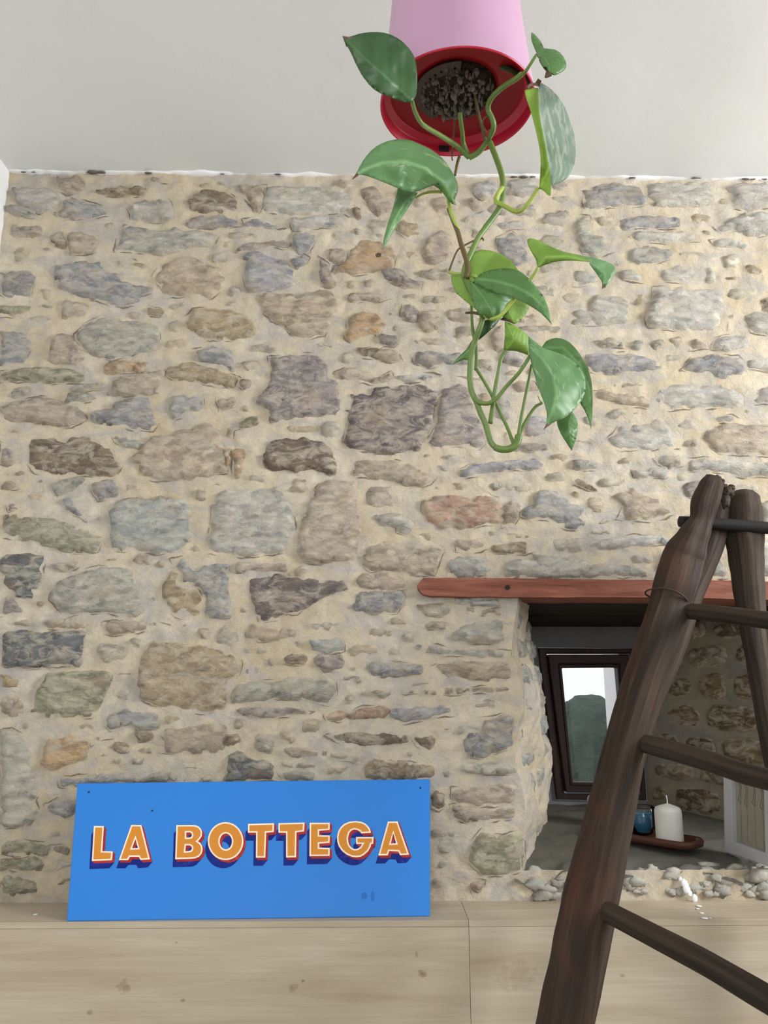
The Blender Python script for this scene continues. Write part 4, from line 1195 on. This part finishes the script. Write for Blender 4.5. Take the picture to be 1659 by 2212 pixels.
# twist of wire on the rail
cpt, rr_ = LP([(1441, 1292, 1.27, 86)]); rr_ = rr_[0]
ax = (LP(fr_)[0][9]-LP(fr_)[0][7]).normalized(); u_ = ax.orthogonal().normalized(); v_ = ax.cross(u_)
P = [cpt[0]+(u_*math.cos(a)+v_*math.sin(a))*rr_*1.07+ax*(.003*math.sin(2*a)) for a in [2*math.pi*k/14 for k in range(15)]]
tube('wire', P, [.0014]*15, M['wire'], lad, 6, 0, 0, 3)['label'] = 'thin rusty wire wound round the rail'

# ------------------------------------------------------------------ things on the niche sill
def sill_z(y): return Z_SF+(Z_SB-Z_SF)*((y-D)/(YB-D))
def on_sill(px, py):
    p = onY(px, py, 1.65)
    for _ in range(12): p = onZ(px, py, sill_z(p.y)+.003)
    return p
def lathe(name, prof, mat, seg=40, loc=(0, 0, 0), parent=None, smooth=True):
    vs, fs = [], []
    for (r, z) in prof:
        for k in range(seg):
            a = 2*math.pi*k/seg; vs.append((r*math.cos(a), r*math.sin(a), z))
    for i in range(len(prof)-1):
        for k in range(seg):
            j = (k+1) % seg; fs.append((i*seg+k, i*seg+j, (i+1)*seg+j, (i+1)*seg+k))
    o = mesh_obj(name, vs, fs, mat, smooth=smooth)
    if parent is not None: o.parent = parent
    o.location = loc
    return o
tz = sill_z(1.72)+.002
tl = onZ(1258, 1806, tz); trp = onZ(1490, 1843, tz)
tdir = (trp-tl); tdir.z = 0; LT_ = tdir.length; tdir.normalize(); tn = Vector((-tdir.y, tdir.x, 0))
TW = .085; tc_ = (tl+trp)/2+tn*TW/2
tray = empty('tray', (tc_.x, tc_.y, tz)); tray.rotation_euler = (0, 0, math.atan2(tdir.y, tdir.x)); tag(tray, 'long reddish brown rounded tray holding candles on the niche sill', 'tray')
def rrect(hw, hh, r, n=7):
    out = []
    for (cx, cy, a0) in ((hw-r, hh-r, 0), (-hw+r, hh-r, 90), (-hw+r, -hh+r, 180), (hw-r, -hh+r, 270)):
        for k in range(n+1):
            a = math.radians(a0+90*k/n); out.append((cx+r*math.cos(a), cy+r*math.sin(a)))
    return out
hw, hh = LT_/2+.004, TW/2
loops = [(hw-.014, hh-.014, .022, 0), (hw-.002, hh-.002, .030, .004), (hw, hh, .032, .013), (hw-.003, hh-.003, .030, .017), (hw-.008, hh-.008, .026, .0165), (hw-.012, hh-.012, .022, .009), (hw-.02, hh-.02, .018, .006)]
vs, fs = [], []
for (a, b_, r, z_) in loops: vs += [(x, y, z_) for x, y in rrect(a, b_, min(r, b_-.001))]
n_ = 32
for i in range(len(loops)-1):
    for k in range(n_): fs.append((i*n_+k, i*n_+(k+1) % n_, (i+1)*n_+(k+1) % n_, (i+1)*n_+k))
fs.append(tuple(range(n_))[::-1]); fs.append(tuple((len(loops)-1)*n_+k for k in range(n_)))
mesh_obj('tray_body', vs, fs, M['tray'], tray, smooth=True)
tzz = tz+.0065
def candle(px_c, py_base, wpx, hpx, label, wick=True):
    p = onZ(px_c, py_base, tzz); dep = (p-CAM).dot(FW); r = wpx/2*dep/F_PX; p.y += r*.85; h = hpx*dep/F_PX
    e = empty('candle', (p.x, p.y, tzz)); tag(e, label, 'candle', 'white pillar candles on the tray')
    lathe('wax', [(0, 0), (r*.92, 0), (r*.99, .002), (r, .006), (r, h-.010), (r*.97, h-.006), (r*.88, h-.002), (r*.6, h+.001), (r*.25, h+.004), (0, h+.006)], M['wax'], 40, (0, 0, 0), e)
    if wick: 
        o = tube('wick', [Vector((0, 0, h+.004)), Vector((.0003, 0, h+.012)), Vector((-.001, 0, h+.021))], [.0013, .0011, .0012], M['wick'], None, 8); o.parent = e
    return e
candle(1457, 1824, 58, 74, 'white pillar candle with a standing wick at the right end of the tray')
candle(1303, 1786, 50, 62, 'white candle mostly hidden behind the left ladder rail')
# blue votive in glass
p = onZ(1400, 1806, tzz); p.y += .026; r = 54/2*p.y/F_PX*1.02
jar = empty('candle_jar', (p.x, p.y, tzz)); tag(jar, 'blue candle in a clear glass cup between the two white candles', 'candle')
lathe('wax', [(0, .004), (r*.82, .004), (r*.90, .010), (r*.94, .022), (r*.94, .040), (r*.9, .041), (0, .041)], simple('blue_wax', (.02, .13, .24), .3, .1, 20, .05), 36, (0, 0, 0), jar)
lathe('glass_cup', [(0, 0), (r*.80, 0), (r*.95, .006), (r, .020), (r, .053), (r*.975, .054), (r*.96, .052), (r*.96, .020), (r*.9, .007), (r*.78, .003), (0, .003)], gm, 36, (0, 0, 0), jar)
# white picture frame
pz = sill_z(1.60)+.004
A0 = onZ(1577, 1838, pz); B0 = onZ(1659, 1868, pz)
Wd = (B0-A0); Wd.z = 0; Wd = Wd.normalized(); Wl = .155
nf = Vector((Wd.y, -Wd.x, 0)); 
if nf.x > 0: nf = -nf
lean = math.radians(5); upv = (Vector((0, 0, 1))*math.cos(lean)-nf*math.sin(lean)).normalized(); nf2 = Wd.cross(upv).normalized()
if nf2.dot(nf) < 0: nf2 = -nf2
Hh = .158
pf = empty('picture_frame', (A0.x, A0.y, pz)); tag(pf, 'small white picture frame with a pale line drawing, leaning at the right of the sill', 'picture')
Mp = Matrix((Wd, upv, nf2)).transposed().to_4x4(); Mp.translation = Vector((A0.x, A0.y, pz))
if Mp.determinant() < 0: pass
def fbox(name, x0, x1, y0, y1, z0, z1, mat, lab=None, bev=.0008):
    bm = bmesh.new(); add_box(bm, x0, x1, y0, y1, z0, z1, bev); o = bm_obj(name, bm, mat); o.matrix_world = Mp; setparent(o, pf)
    if lab: o['label'] = lab
    return o
mo_ = .027
fbox('frame_side', 0, mo_, 0, Hh, -.006, .012, M['white']); fbox('frame_side', Wl-mo_, Wl, 0, Hh, -.006, .012, M['white'])
fbox('frame_side', mo_, Wl-mo_, 0, .022, -.006, .012, M['white']); fbox('frame_side', mo_, Wl-mo_, Hh-.022, Hh, -.006, .012, M['white'])
fbox('drawing', mo_, Wl-mo_, .022, Hh-.022, -.004, .003, simple('faded_drawing_paper', (.36, .34, .27), .8, .18, 35, .1), 'pale yellowish drawing with thin dark lines', 0)
ink = simple('ink', (.10, .095, .08), .9)
VV, FF = [], []
def stroke(P2, w_=.0009):
    for (a, b_) in zip(P2[:-1], P2[1:]):
        a = Vector(a); b_ = Vector(b_); d = (b_-a).normalized(); n1 = Vector((-d.y, d.x))*w_/2; i0 = len(VV)
        for pt in (a-n1, b_-n1, b_+n1, a+n1): VV.append((pt.x, pt.y, .0034))
        FF.append((i0, i0+1, i0+2, i0+3))
for (x_, dz) in ((.040, 0), (.060, -.003), (.084, .002), (.108, -.002)):
    stroke([(x_, .134+dz), (x_-.003, .131+dz), (x_+.001, .128+dz), (x_+.002, .125), (x_-.001, .108), (x_-.006, .100+dz), (x_+.004, .094+dz), (x_+.003, .102), (x_+.006, .124), (x_+.003, .129), (x_+.005, .133), (x_, .134)])
    stroke([(x_+.002, .092), (x_+.004, .070), (x_+.003, .045), (x_+.005, .024)], .0005)
o = mesh_obj('ink_line', VV, FF, ink, smooth=False); o.matrix_world = Mp; setparent(o, pf)

# ------------------------------------------------------------------ hanging upside-down planter
M['pink'] = simple('pink_plastic', srgb((192, 150, 178)), .38, .03, 20, .02, .0005, .45)
M['red'] = simple('red_plastic', srgb((150, 18, 26)), .38, .06, 20, .03, .0005, .4)
M['soil'] = simple('potting_soil', (.045, .036, .028), .95, .6, 60, 1, .004, .1)
M['chip'] = simple('bark_chips', (.17, .145, .12), .9, .5, 60, .8, .002, .1)
PZ = 1.5+.622; PY = .73; PX = onY(987, 218, PY).x
pot = empty('hanging_planter', (PX, PY, PZ)); pot.rotation_euler = (math.radians(1.5), 0, 0)
tag(pot, 'pink upside-down plastic planter with a trailing variegated pothos hanging from the ceiling', 'plant')
R0 = .0845
body = [(R0+.0008, .0), (R0-.0005, .012), (.0765, .08), (.0705, .15), (.067, .20), (.066, .222), (.055, .235), (.03, .240), (0, .241)]
lathe('pot', body, M['pink'], 72, (0, 0, 0), pot)
rim = lathe('rim', [(R0+.0006, .001), (R0+.0002, -.0012), (R0-.0008, -.0016), (R0-.0016, -.0004), (R0-.0028, .010), (R0-.0035, .0125), (R0-.010, .0132), (R0-.011, .0165)], simple('crimson_plastic', srgb((196, 20, 56)), .35, .04, 20, .02, .0005, .5), 72, (0, 0, 0), pot)
rim['label'] = 'glossy red rim'
ins = lathe('insert', [(R0-.0105, .0165), (R0-.020, .018), (.052, .018), (.044, .020), (.041, .026), (.040, .034)], M['red'], 72, (0, 0, 0), pot)
ins['label'] = 'dark red insert plate holding the soil'
for a in (95, 205, 335, 270):
    bm = bmesh.new(); add_box(bm, -.006, .006, -.0015, .0015, 0, .006)
    o = bm_obj('notch', bm, M['black'], pot); o.rotation_euler = (0, 0, math.radians(a-90)); o.location = ((R0-.0045)*math.cos(math.radians(a)), (R0-.0045)*math.sin(math.radians(a)), .003)
# soil plug
VV, FF = [], []
bm = bmesh.new(); bmesh.ops.create_icosphere(bm, subdivisions=5, radius=1)
for v in bm.verts:
    k = 1+.13*noise.noise(v.co*5)+.10*noise.noise(v.co*12)
    v.co = Vector((v.co.x*.042*k, v.co.y*.042*k, .026+v.co.z*.018*k))
o = bm_obj('soil', bm, M['soil'], pot, True); o['kind'] = 'stuff'
for i in range(230):
    a = rg.uniform(0, 2*math.pi); r = .040*math.sqrt(rg.random()); zz = .026-.018*math.sqrt(max(0, 1-(r/.042)**2))
    lump((r*math.cos(a), r*math.sin(a), zz-.001-.004*rg.random()), rg.uniform(.0012, .0048), i*1.3, 1, (rg.uniform(.3, 1), rg.uniform(.3, 1), rg.uniform(.4, 1.8)))
o = mesh_obj('bark_chip', VV, FF, M['chip'], pot, smooth=False); o['kind'] = 'stuff'
# perforated retaining disc
vs, fs = [], []
nr, na = 10, 40
for i in range(nr+1):
    for k in range(na+1):
        r = .012+(.047-.012)*i/nr; a = math.radians(120+150*k/na)
        vs.append((r*math.cos(a), r*math.sin(a), .0115+.004*(r/.047)))
for i in range(nr):
    for k in range(na):
        if (i % 2 == 1) and (k % 3 == 1) and i < nr-1: continue
        q0 = i*(na+1)+k; fs.append((q0, q0+1, q0+na+2, q0+na+1))
o = mesh_obj('mesh_disc', vs, fs, simple('disc_brown', (.085, .07, .055), .8, .4, 60), pot, smooth=False); so_ = o.modifiers.new('s', 'SOLIDIFY'); so_.thickness = .0012
o['label'] = 'brown perforated disc holding back the soil'
# hanging cord and hook
o = tube('cord', [Vector((PX-.012, PY, PZ+.238)), Vector((PX-.014, PY, (PZ+Z_CEIL)/2+.1)), Vector((PX-.016, PY, Z_CEIL+.002))], [.0018]*3, M['wick'], None, 8); setparent(o, pot)
mwi = Matrix.LocRotScale(pot.location, pot.rotation_euler, None).inverted()
def plantpart(o): o.parent = pot; o.matrix_parent_inverse = mwi; return o
o.matrix_parent_inverse = mwi

M['stem'] = simple('green_stem', srgb((104, 128, 64)), .4, .25, 25, .1, .001, .4)
M['stem_y'] = simple('yellow_green_stem', srgb((160, 178, 84)), .4, .15, 25, .1, .001, .4)
M['stem_b'] = simple('browned_stem', srgb((98, 84, 50)), .6, .35, 30, .2, .001, .3)
def C1(x, y): return (700+x/2.552, y/2.552)
def C2(x, y): return (900+x/3.318, 450+y/3.318)
def C3(x, y): return (800+x/3.95, 370+y/3.95)
def stem(cv, pts, w0, w1, Y, mat='stem', name='stem'):
    n = len(pts); P, R_ = [], []
    for i, pt in enumerate(pts):
        px, py = cv(pt[0], pt[1]); t = i/(n-1)
        yy = pt[2] if len(pt) > 2 else (Y if not isinstance(Y, tuple) else Y[0]+(Y[1]-Y[0])*t)
        p = onY(px, py, yy); P.append(p); R_.append((w0+(w1-w0)*t)*1.15/2*(p-CAM).dot(FW)/F_PX)
    o = tube(name, P, R_, M[mat], None, 10, .05, pts[0][0], 6, True, 60)
    return plantpart(o)
# vines out of the soil
stem(C1, [(748,620,.735),(752,660,.74),(762,730,.755),(768,790,.77),(800,868,.775)], 9, 9, 0)
stem(C1, [(825,470,.72),(835,540,.725),(850,620,.735),(870,700,.745),(890,770,.75)], 6, 6, 0, 'stem_b')
stem(C1, [(486,556,.69),(500,610,.695),(530,670,.70),(570,705,.715),(650,752,.74),(730,805,.765),(800,868,.775)], 8, 10, 0, 'stem', 'petiole')
stem(C1, [(800,868,.775),(850,840,.77),(890,790,.76),(925,730,.745),(935,690,.735),(925,650,.73),(905,605,.725),(912,560,.715),(945,515,.70),(1000,470,.685),(1050,440,.67),(1088,410,.66)], 11, 10, 0)
stem(C1, [(905,640,.728),(880,655,.73),(875,690,.735),(895,725,.74)], 3, 3, 0, 'stem_b')
stem(C1, [(1088,412,.66),(1110,395,.652),(1140,350,.645),(1172,300,.64)], 7, 5.5, 0, 'stem', 'petiole')
stem(C1, [(915,785,.755),(945,860,.745),(970,930,.74),(985,990,.735),(985,1040,.73)], 11, 11, 0)
stem(C1, [(985,1035,.73),(960,1070,.725),(948,1110,.72),(985,1130,.715),(1040,1160,.71),(1075,1165,.705),(1110,1140,.70),(1150,1085,.695),(1180,1035,.69)], 10, 7, 0, 'stem_y', 'petiole')
stem(C1, [(985,1040,.73),(985,1090,.73),(965,1145,.728),(930,1200,.725),(890,1250,.72)], 10, 10, 0)
stem(C1, [(745,865,.775),(735,900,.77),(722,965,.765)], 6, 5, 0, 'stem_b')
stem(C1, [(713,640,.74),(716,700,.75),(710,780,.77),(705,860,.775),(708,885,.775)], 2, 2.4, 0, 'stem_b', 'root')
stem(C1, [(725,640,.74),(722,690,.75),(716,760,.76)], 1.6, 1.2, 0, 'stem_b', 'root')
stem(C2, [(595,0,.72),(560,50,.72),(500,130,.718),(440,215,.715),(395,310,.712),(355,400,.71),(340,470,.71),(355,520,.708),(395,590,.70),(430,670,.695),(465,745,.69),(470,800,.692),(445,880,.695),(410,970,.70),(390,1060,.70),(383,1150,.70),(383,1230,.70),(395,1310,.70),(430,1390,.70),(455,1460,.70),(495,1550,.70),(515,1620,.70),(535,1680,.70),(575,1718,.70),(635,1728,.70),(690,1705,.70),(722,1665,.70)], 11, 11, 0)
stem(C1, [(685,1090,.70),(695,1150,.705),(715,1210,.708),(740,1265,.71)], 8, 8, 0, 'stem_y', 'petiole')
stem(C2, [(230,0,.71),(260,80,.71),(295,170,.71),(320,260,.71),(350,350,.708),(368,430,.706),(355,500,.705)], 8, 11, 0, 'stem_b')
stem(C1, [(650,1058,.70),(590,1058,.705),(540,1070,.71),(505,1090,.715)], 6, 4, 0, 'stem_y', 'petiole')
stem(C2, [(430,1155,.705),(490,1250,.71),(545,1350,.712),(605,1480,.712),(650,1570,.71),(692,1680,.70)], 6.5, 7, 0, 'stem', 'petiole')
stem(C2, [(640,1015,.70),(605,1080,.70),(585,1180,.70),(562,1300,.702),(545,1420,.703),(528,1540,.703)], 6, 9, 0, 'stem', 'petiole')
stem(C2, [(815,1055,.675),(740,1170,.68),(640,1280,.69),(570,1365,.692),(510,1398,.694),(450,1390,.696),(415,1360,.698)], 7, 9, 0, 'stem', 'petiole')
stem(C2, [(825,1120,.69),(800,1250,.692),(770,1400,.694),(745,1530,.696),(722,1680,.70)], 5.5, 7, 0, 'stem', 'petiole')
stem(C2, [(900,1395,.70),(850,1425,.70),(800,1495,.70),(755,1580,.70),(725,1650,.70)], 5, 7, 0, 'stem', 'petiole')
stem(C2, [(560,1712,.699),(610,1728,.698),(670,1722,.698),(715,1690,.698),(732,1630,.699)], 13, 15, 0, 'stem', 'node')
stem(C2, [(870,1345,.702),(885,1380,.701),(905,1400,.70)], 2, 3, 0, 'stem_y')
stem(C2, [(350,750,.70),(400,748,.70),(445,755,.695)], 4.5, 6, 0, 'stem_b')
stem(C2, [(395,660,.715),(397,760,.715),(402,880,.715),(425,980,.713),(428,1080,.71),(425,1155,.705)], 6, 7, 0)
stem(C2, [(425,225,.72),(350,262,.722),(295,300,.724),(258,380,.725),(232,455,.726)], 3, 4, 0, 'stem_b', 'petiole')
stem(C2, [(232,458,.726),(290,468,.72),(350,470,.715),(430,492,.70)], 6, 5, 0, 'stem_y', 'petiole')
stem(C2, [(868,425,.66),(830,490,.665),(780,545,.67),(720,625,.675),(660,700,.68),(610,760,.683),(560,788,.685),(510,780,.687),(468,745,.69)], 6, 9, 0, 'stem_y', 'petiole')
stem(C2, [(440,225,.717),(470,215,.715),(480,230,.714)], 4, 3, 0, 'stem_b')

# leaves
M['leafA'] = make_leaf('leaf_dark', srgb((50, 84, 46)), srgb((70, 108, 60)), srgb((150, 175, 110)), -.3, .4)
M['leafG'] = make_leaf('leaf_green', srgb((92, 138, 82)), srgb((124, 164, 110)), srgb((196, 210, 160)), .14, .38)
M['leafM'] = make_leaf('leaf_mid', srgb((84, 128, 66)), srgb((106, 148, 84)), srgb((170, 190, 120)), -.25, .4)
M['leafL'] = make_leaf('leaf_underside', srgb((122, 160, 62)), srgb((144, 178, 80)), srgb((180, 200, 110)), -.2, .55)
M['leafV'] = make_leaf('leaf_variegated', srgb((150, 180, 158)), srgb((196, 214, 200)), srgb((226, 232, 222)), .7, .3)
M['leafY'] = make_leaf('leaf_yellowgreen', srgb((138, 172, 60)), srgb((156, 188, 78)), srgb((190, 205, 100)), -.2, .5)
M['tip'] = simple('withered_tip', srgb((96, 76, 62)), .8, .3, 60)
def leaf(cv, polys, mid, Yb, Yt, fold=.0, cup=.0, label=None, tips=()):
    """polys: list of (outline, material); mid: midrib base->tip. One leaf = one mesh."""
    mid = [Vector(cv(*p)) for p in mid]; a = mid[0]; Lm = (mid[-1]-a).length
    seglen = [0]
    for i in range(1, len(mid)): seglen.append(seglen[-1]+(mid[i]-mid[i-1]).length)
    def prm(x, y):
        p = Vector((x, y)); best = None
        for i in range(len(mid)-1):
            e = mid[i+1]-mid[i]; t = max(0, min(1, (p-mid[i]).dot(e)/e.length_squared)); c_ = mid[i]+e*t
            d = (p-c_).length
            if best is None or d < best[0]:
                sg = 1 if (e.x*(p.y-mid[i].y)-e.y*(p.x-mid[i].x)) > 0 else -1
                best = (d, (seglen[i]+e.length*t)/seglen[-1], sg)
        return best
    VV_, FF_, UV_, MI_ = [], [], [], []; mats = []; keymap = {}
    for (ol, mt) in polys:
        if mt not in mats: mats.append(mt)
        ol = [cv(*p) for p in ol]
        # smooth the outline (Chaikin, keeping the sharp tips)
        out = []
        n = len(ol)
        for i in range(n):
            p0, p1, p2 = Vector(ol[i-1]), Vector(ol[i]), Vector(ol[(i+1) % n])
            ang = (p1-p0).angle(p2-p1) if (p1-p0).length > 0 and (p2-p1).length > 0 else 0
            if ang > 1.1: out.append(tuple(p1))
            else: out += [tuple(p1+(p0-p1)*.25), tuple(p1+(p2-p1)*.25)]
        dn = densify(out, 5.5)
        xs = [p[0] for p in dn]; ys = [p[1] for p in dn]; pts = []; yy = min(ys)
        while yy < max(ys):
            xx = min(xs)
            while xx < max(xs):
                if inpoly(xx, yy, dn) and edge_dist(xx, yy, dn) > 2.5: pts.append((xx, yy))
                xx += 7
            yy += 7
        for i in range(len(mid)-1):
            L_ = (mid[i+1]-mid[i]).length
            for k in range(int(L_/6)):
                p = mid[i]+(mid[i+1]-mid[i])*(k*6/L_)
                if inpoly(p.x, p.y, dn) and edge_dist(p.x, p.y, dn) > 2.5: pts.append((p.x, p.y))
        V, Fs = triangulate([dn], pts); idx = []
        for (x, y) in V:
            d, t, sg = prm(x, y); s = seglen[-1]
            dm = d/F_PX*.7
            Y = Yb+(Yt-Yb)*t+fold*dm-cup*dm*dm/.03+.010*math.sin(t*math.pi)*(-1)+.0035*noise.noise(Vector((x*.025, y*.025, Yb*40)))
            key = (round(x, 2), round(y, 2))
            if key not in keymap:
                keymap[key] = len(VV_); VV_.append(onY(x, y, Y)); UV_.append((t, sg*d/s))
            idx.append(keymap[key])
        for f in Fs: FF_.append([idx[i] for i in f]); MI_.append(mats.index(mt))
    o = mesh_obj('leaf', VV_, FF_, [M[k] for k in mats], None, True, UV_)
    for p_, mi in zip(o.data.polygons, MI_): p_.material_index = mi
    sd = o.modifiers.new('thickness', 'SOLIDIFY'); sd.thickness = .0005
    if label: o['label'] = label
    for (tp) in tips:
        dn = [cv(*p) for p in tp]; V, Fs = triangulate([dn]); cs = []
        for (x, y) in V:
            d, t, sg = prm(x, y); dm = d/F_PX*.7
            cs.append(onY(x, y, Yb+(Yt-Yb)*t+fold*dm-cup*dm*dm/.03-.0015))
        tpo = mesh_obj('dry_tip', cs, Fs, M['tip'], None, False); s2_ = tpo.modifiers.new('t', 'SOLIDIFY'); s2_.thickness = .0012
        tpo.parent = o
    return plantpart(o)
leaf(C1, [([(112,208),(150,203),(200,186),(270,177),(350,184),(420,218),(470,268),(500,320),(512,385),(513,470),(508,525),(488,560),(470,567),(420,558),(350,530),(280,500),(225,440),(180,365),(150,295),(122,245)], 'leafA')],
     [(488,558),(400,480),(300,390),(210,310),(150,250),(112,208)], .655, .63, .35, .2, 'broad dark green leaf in front of the pot', [[(102,202),(125,206),(150,210),(140,235),(124,262),(114,235)]])
leaf(C1, [([(1145,180),(1165,195),(1190,225),(1215,268),(1222,300),(1200,330),(1180,322),(1168,285),(1150,245),(1140,210)], 'leafM'), ([(1215,268),(1245,272),(1275,275),(1310,300),(1336,350),(1330,385),(1290,410),(1265,418),(1240,400),(1225,370),(1205,370),(1185,330),(1222,300)], 'leafM')],
     [(1175,300),(1215,320),(1240,360),(1245,420)], .64, .62, .5, 0, None, [[(1222,350),(1248,360),(1255,420),(1222,432),(1215,425),(1225,395),(1208,375)]])
leaf(C1, [([(932,328),(990,335),(1050,370),(1088,398),(1092,428),(1055,430),(1030,400),(985,390),(955,365)], 'leafA')], [(1088,412),(1030,385),(980,355),(935,330)], .70, .70, .3, 0, 'small shaded leaf inside the pot')
leaf(C1, [([(1180,487),(1200,458),(1250,490),(1300,540),(1340,612),(1366,690),(1388,765),(1391,850),(1380,920),(1350,975),(1300,1010),(1254,1022),(1245,940),(1228,850),(1215,760),(1195,680),(1185,600)], 'leafV'),
          ([(1105,500),(1130,486),(1180,487),(1185,600),(1195,680),(1215,760),(1228,850),(1245,940),(1254,1022),(1250,1078),(1235,1078),(1210,1050),(1185,1040),(1190,980),(1195,880),(1185,800),(1160,690),(1135,600),(1112,540)], 'leafY')],
     [(1185,1040),(1238,930),(1222,800),(1200,690),(1185,600),(1180,487)], .69, .67, -.7, .3, 'large hanging leaf, pale variegated side and lime fold', [[(1115,480),(1130,462),(1165,455),(1180,432),(1198,445),(1185,478),(1150,470),(1120,492)]])
leaf(C1, [([(170,975),(195,925),(222,875),(270,820),(330,785),(400,768),(470,772),(540,800),(600,830),(660,880),(700,940),(733,1000),(739,1050),(718,1100),(690,1060),(650,1020),(605,1020),(550,1042),(500,1060),(450,1055),(400,1035),(340,1010),(280,985),(220,965),(190,965)], 'leafG'),
          ([(605,1020),(650,1020),(690,1060),(718,1100),(726,1130),(700,1122),(672,1085),(640,1045)], 'leafM')],
     [(715,1112),(650,1000),(560,930),(440,890),(320,900),(220,935),(165,980)], .695, .655, .6, .3, 'arching green leaf with pale streaks', [[(156,990),(180,955),(190,968)]])
leaf(C3, [([(235,140),(310,165),(405,183),(340,290),(240,440),(165,565),(100,672),(128,520),(165,400),(195,310),(222,210)], 'leafG')], [(380,190),(290,270),(200,430),(100,672)], .71, .69, .5, 0, 'narrow pointed leaf hanging straight down', [[(45,712),(68,695),(95,700),(90,730),(55,735)]])
leaf(C2, [([(247,478),(330,482),(352,430),(375,370),(420,305),(490,298),(570,314),(650,355),(710,415),(760,500),(800,600),(812,690),(790,750),(740,805),(700,832),(660,800),(630,780),(570,770),(480,760),(420,720),(380,690),(340,658),(290,615),(258,555),(246,510)], 'leafL')],
     [(430,492),(540,580),(640,700),(705,825)], .705, .69, .5, .2, 'round lime green leaf seen from below', [[(340,656),(380,662),(384,695)], [(600,800),(630,780),(665,805),(700,830),(650,812)]])
leaf(C2, [([(400,545),(425,500),(470,462),(540,440),(640,430),(725,442),(795,492),(850,560),(900,620),(930,680),(950,750),(970,835),(930,790),(880,742),(800,692),(730,655),(640,625),(560,610),(490,582),(440,550)], 'leafM')],
     [(425,505),(560,520),(700,560),(820,620),(900,700),(968,830)], .685, .665, .5, .3, 'pointed mid green leaf overlapping the round one')
leaf(C2, [([(385,520),(440,550),(490,582),(560,610),(640,625),(730,655),(690,720),(640,760),(560,790),(510,790),(475,760),(450,770),(412,700),(390,620)], 'leafM')],
     [(400,540),(480,640),(560,785)], .688, .685, .4, 0)
leaf(C2, [([(790,228),(805,218),(835,219),(880,235),(960,275),(1040,310),(1130,330),(1200,355),(1240,385),(1180,380),(1090,375),(1000,380),(930,400),(868,425),(860,370),(820,310),(797,262)], 'leafL'),
          ([(1130,330),(1200,345),(1280,358),(1370,388),(1415,410),(1430,440),(1410,480),(1380,530),(1350,572),(1330,560),(1330,530),(1290,470),(1240,400),(1240,385),(1200,355)], 'leafG')],
     [(868,425),(930,350),(1080,345),(1240,385),(1350,470),(1345,575)], .66, .63, .5, 0, 'wing-like leaf twisted to the right', [[(1328,560),(1340,545),(1362,548),(1330,580)]])
leaf(C2, [([(632,812),(700,840),(760,880),(803,920),(806,1000),(800,1052),(760,1035),(700,1018),(650,1018),(625,1010),(635,930)], 'leafL')], [(640,1015),(700,940),(640,815)], .70, .69, .6, 0)
leaf(C2, [([(895,1000),(930,950),(990,928),(1050,935),(1110,970),(1160,1030),(1210,1110),(1245,1190),(1262,1290),(1262,1420),(1258,1520),(1250,1582),(1235,1520),(1200,1440),(1170,1400),(1150,1300),(1100,1150),(1000,1040),(940,1012)], 'leafM')],
     [(900,1000),(1050,1000),(1170,1120),(1235,1300),(1250,1580)], .69, .68, -.4, 0, 'long curved leaf behind the big lower leaf')
leaf(C2, [([(800,920),(850,960),(900,1000),(960,1020),(1030,1045),(1100,1080),(1160,1130),(1200,1190),(1212,1280),(1200,1340),(1170,1400),(1110,1460),(1050,1510),(980,1530),(940,1565),(908,1588),(930,1540),(938,1480),(920,1410),(880,1310),(840,1180),(815,1080),(802,1000)], 'leafG')],
     [(820,1000),(900,1080),(980,1200),(1000,1330),(970,1470),(908,1588)], .665, .65, .6, .2, 'large heart-shaped green leaf at the bottom', [[(908,1588),(930,1545),(950,1552)]])
leaf(C2, [([(1003,1520),(1060,1490),(1112,1460),(1140,1500),(1155,1550),(1148,1620),(1130,1680),(1110,1736),(1080,1690),(1040,1630),(1012,1570)], 'leafM')], [(1112,1462),(1090,1560),(1110,1736)], .70, .70, .5, 0, 'small leaf at the very bottom')
leaf(C2, [([(420,890),(450,820),(500,800),(605,785),(555,850),(500,900),(450,942),(425,930)], 'leafA')], [(430,900),(500,850),(600,787)], .715, .715, .4, 0)
leaf(C2, [([(392,950),(395,1085),(370,1090),(330,1085),(250,1124),(300,1065),(365,1005)], 'leafM')], [(392,1000),(330,1060),(252,1122)], .715, .71, .3, 0)
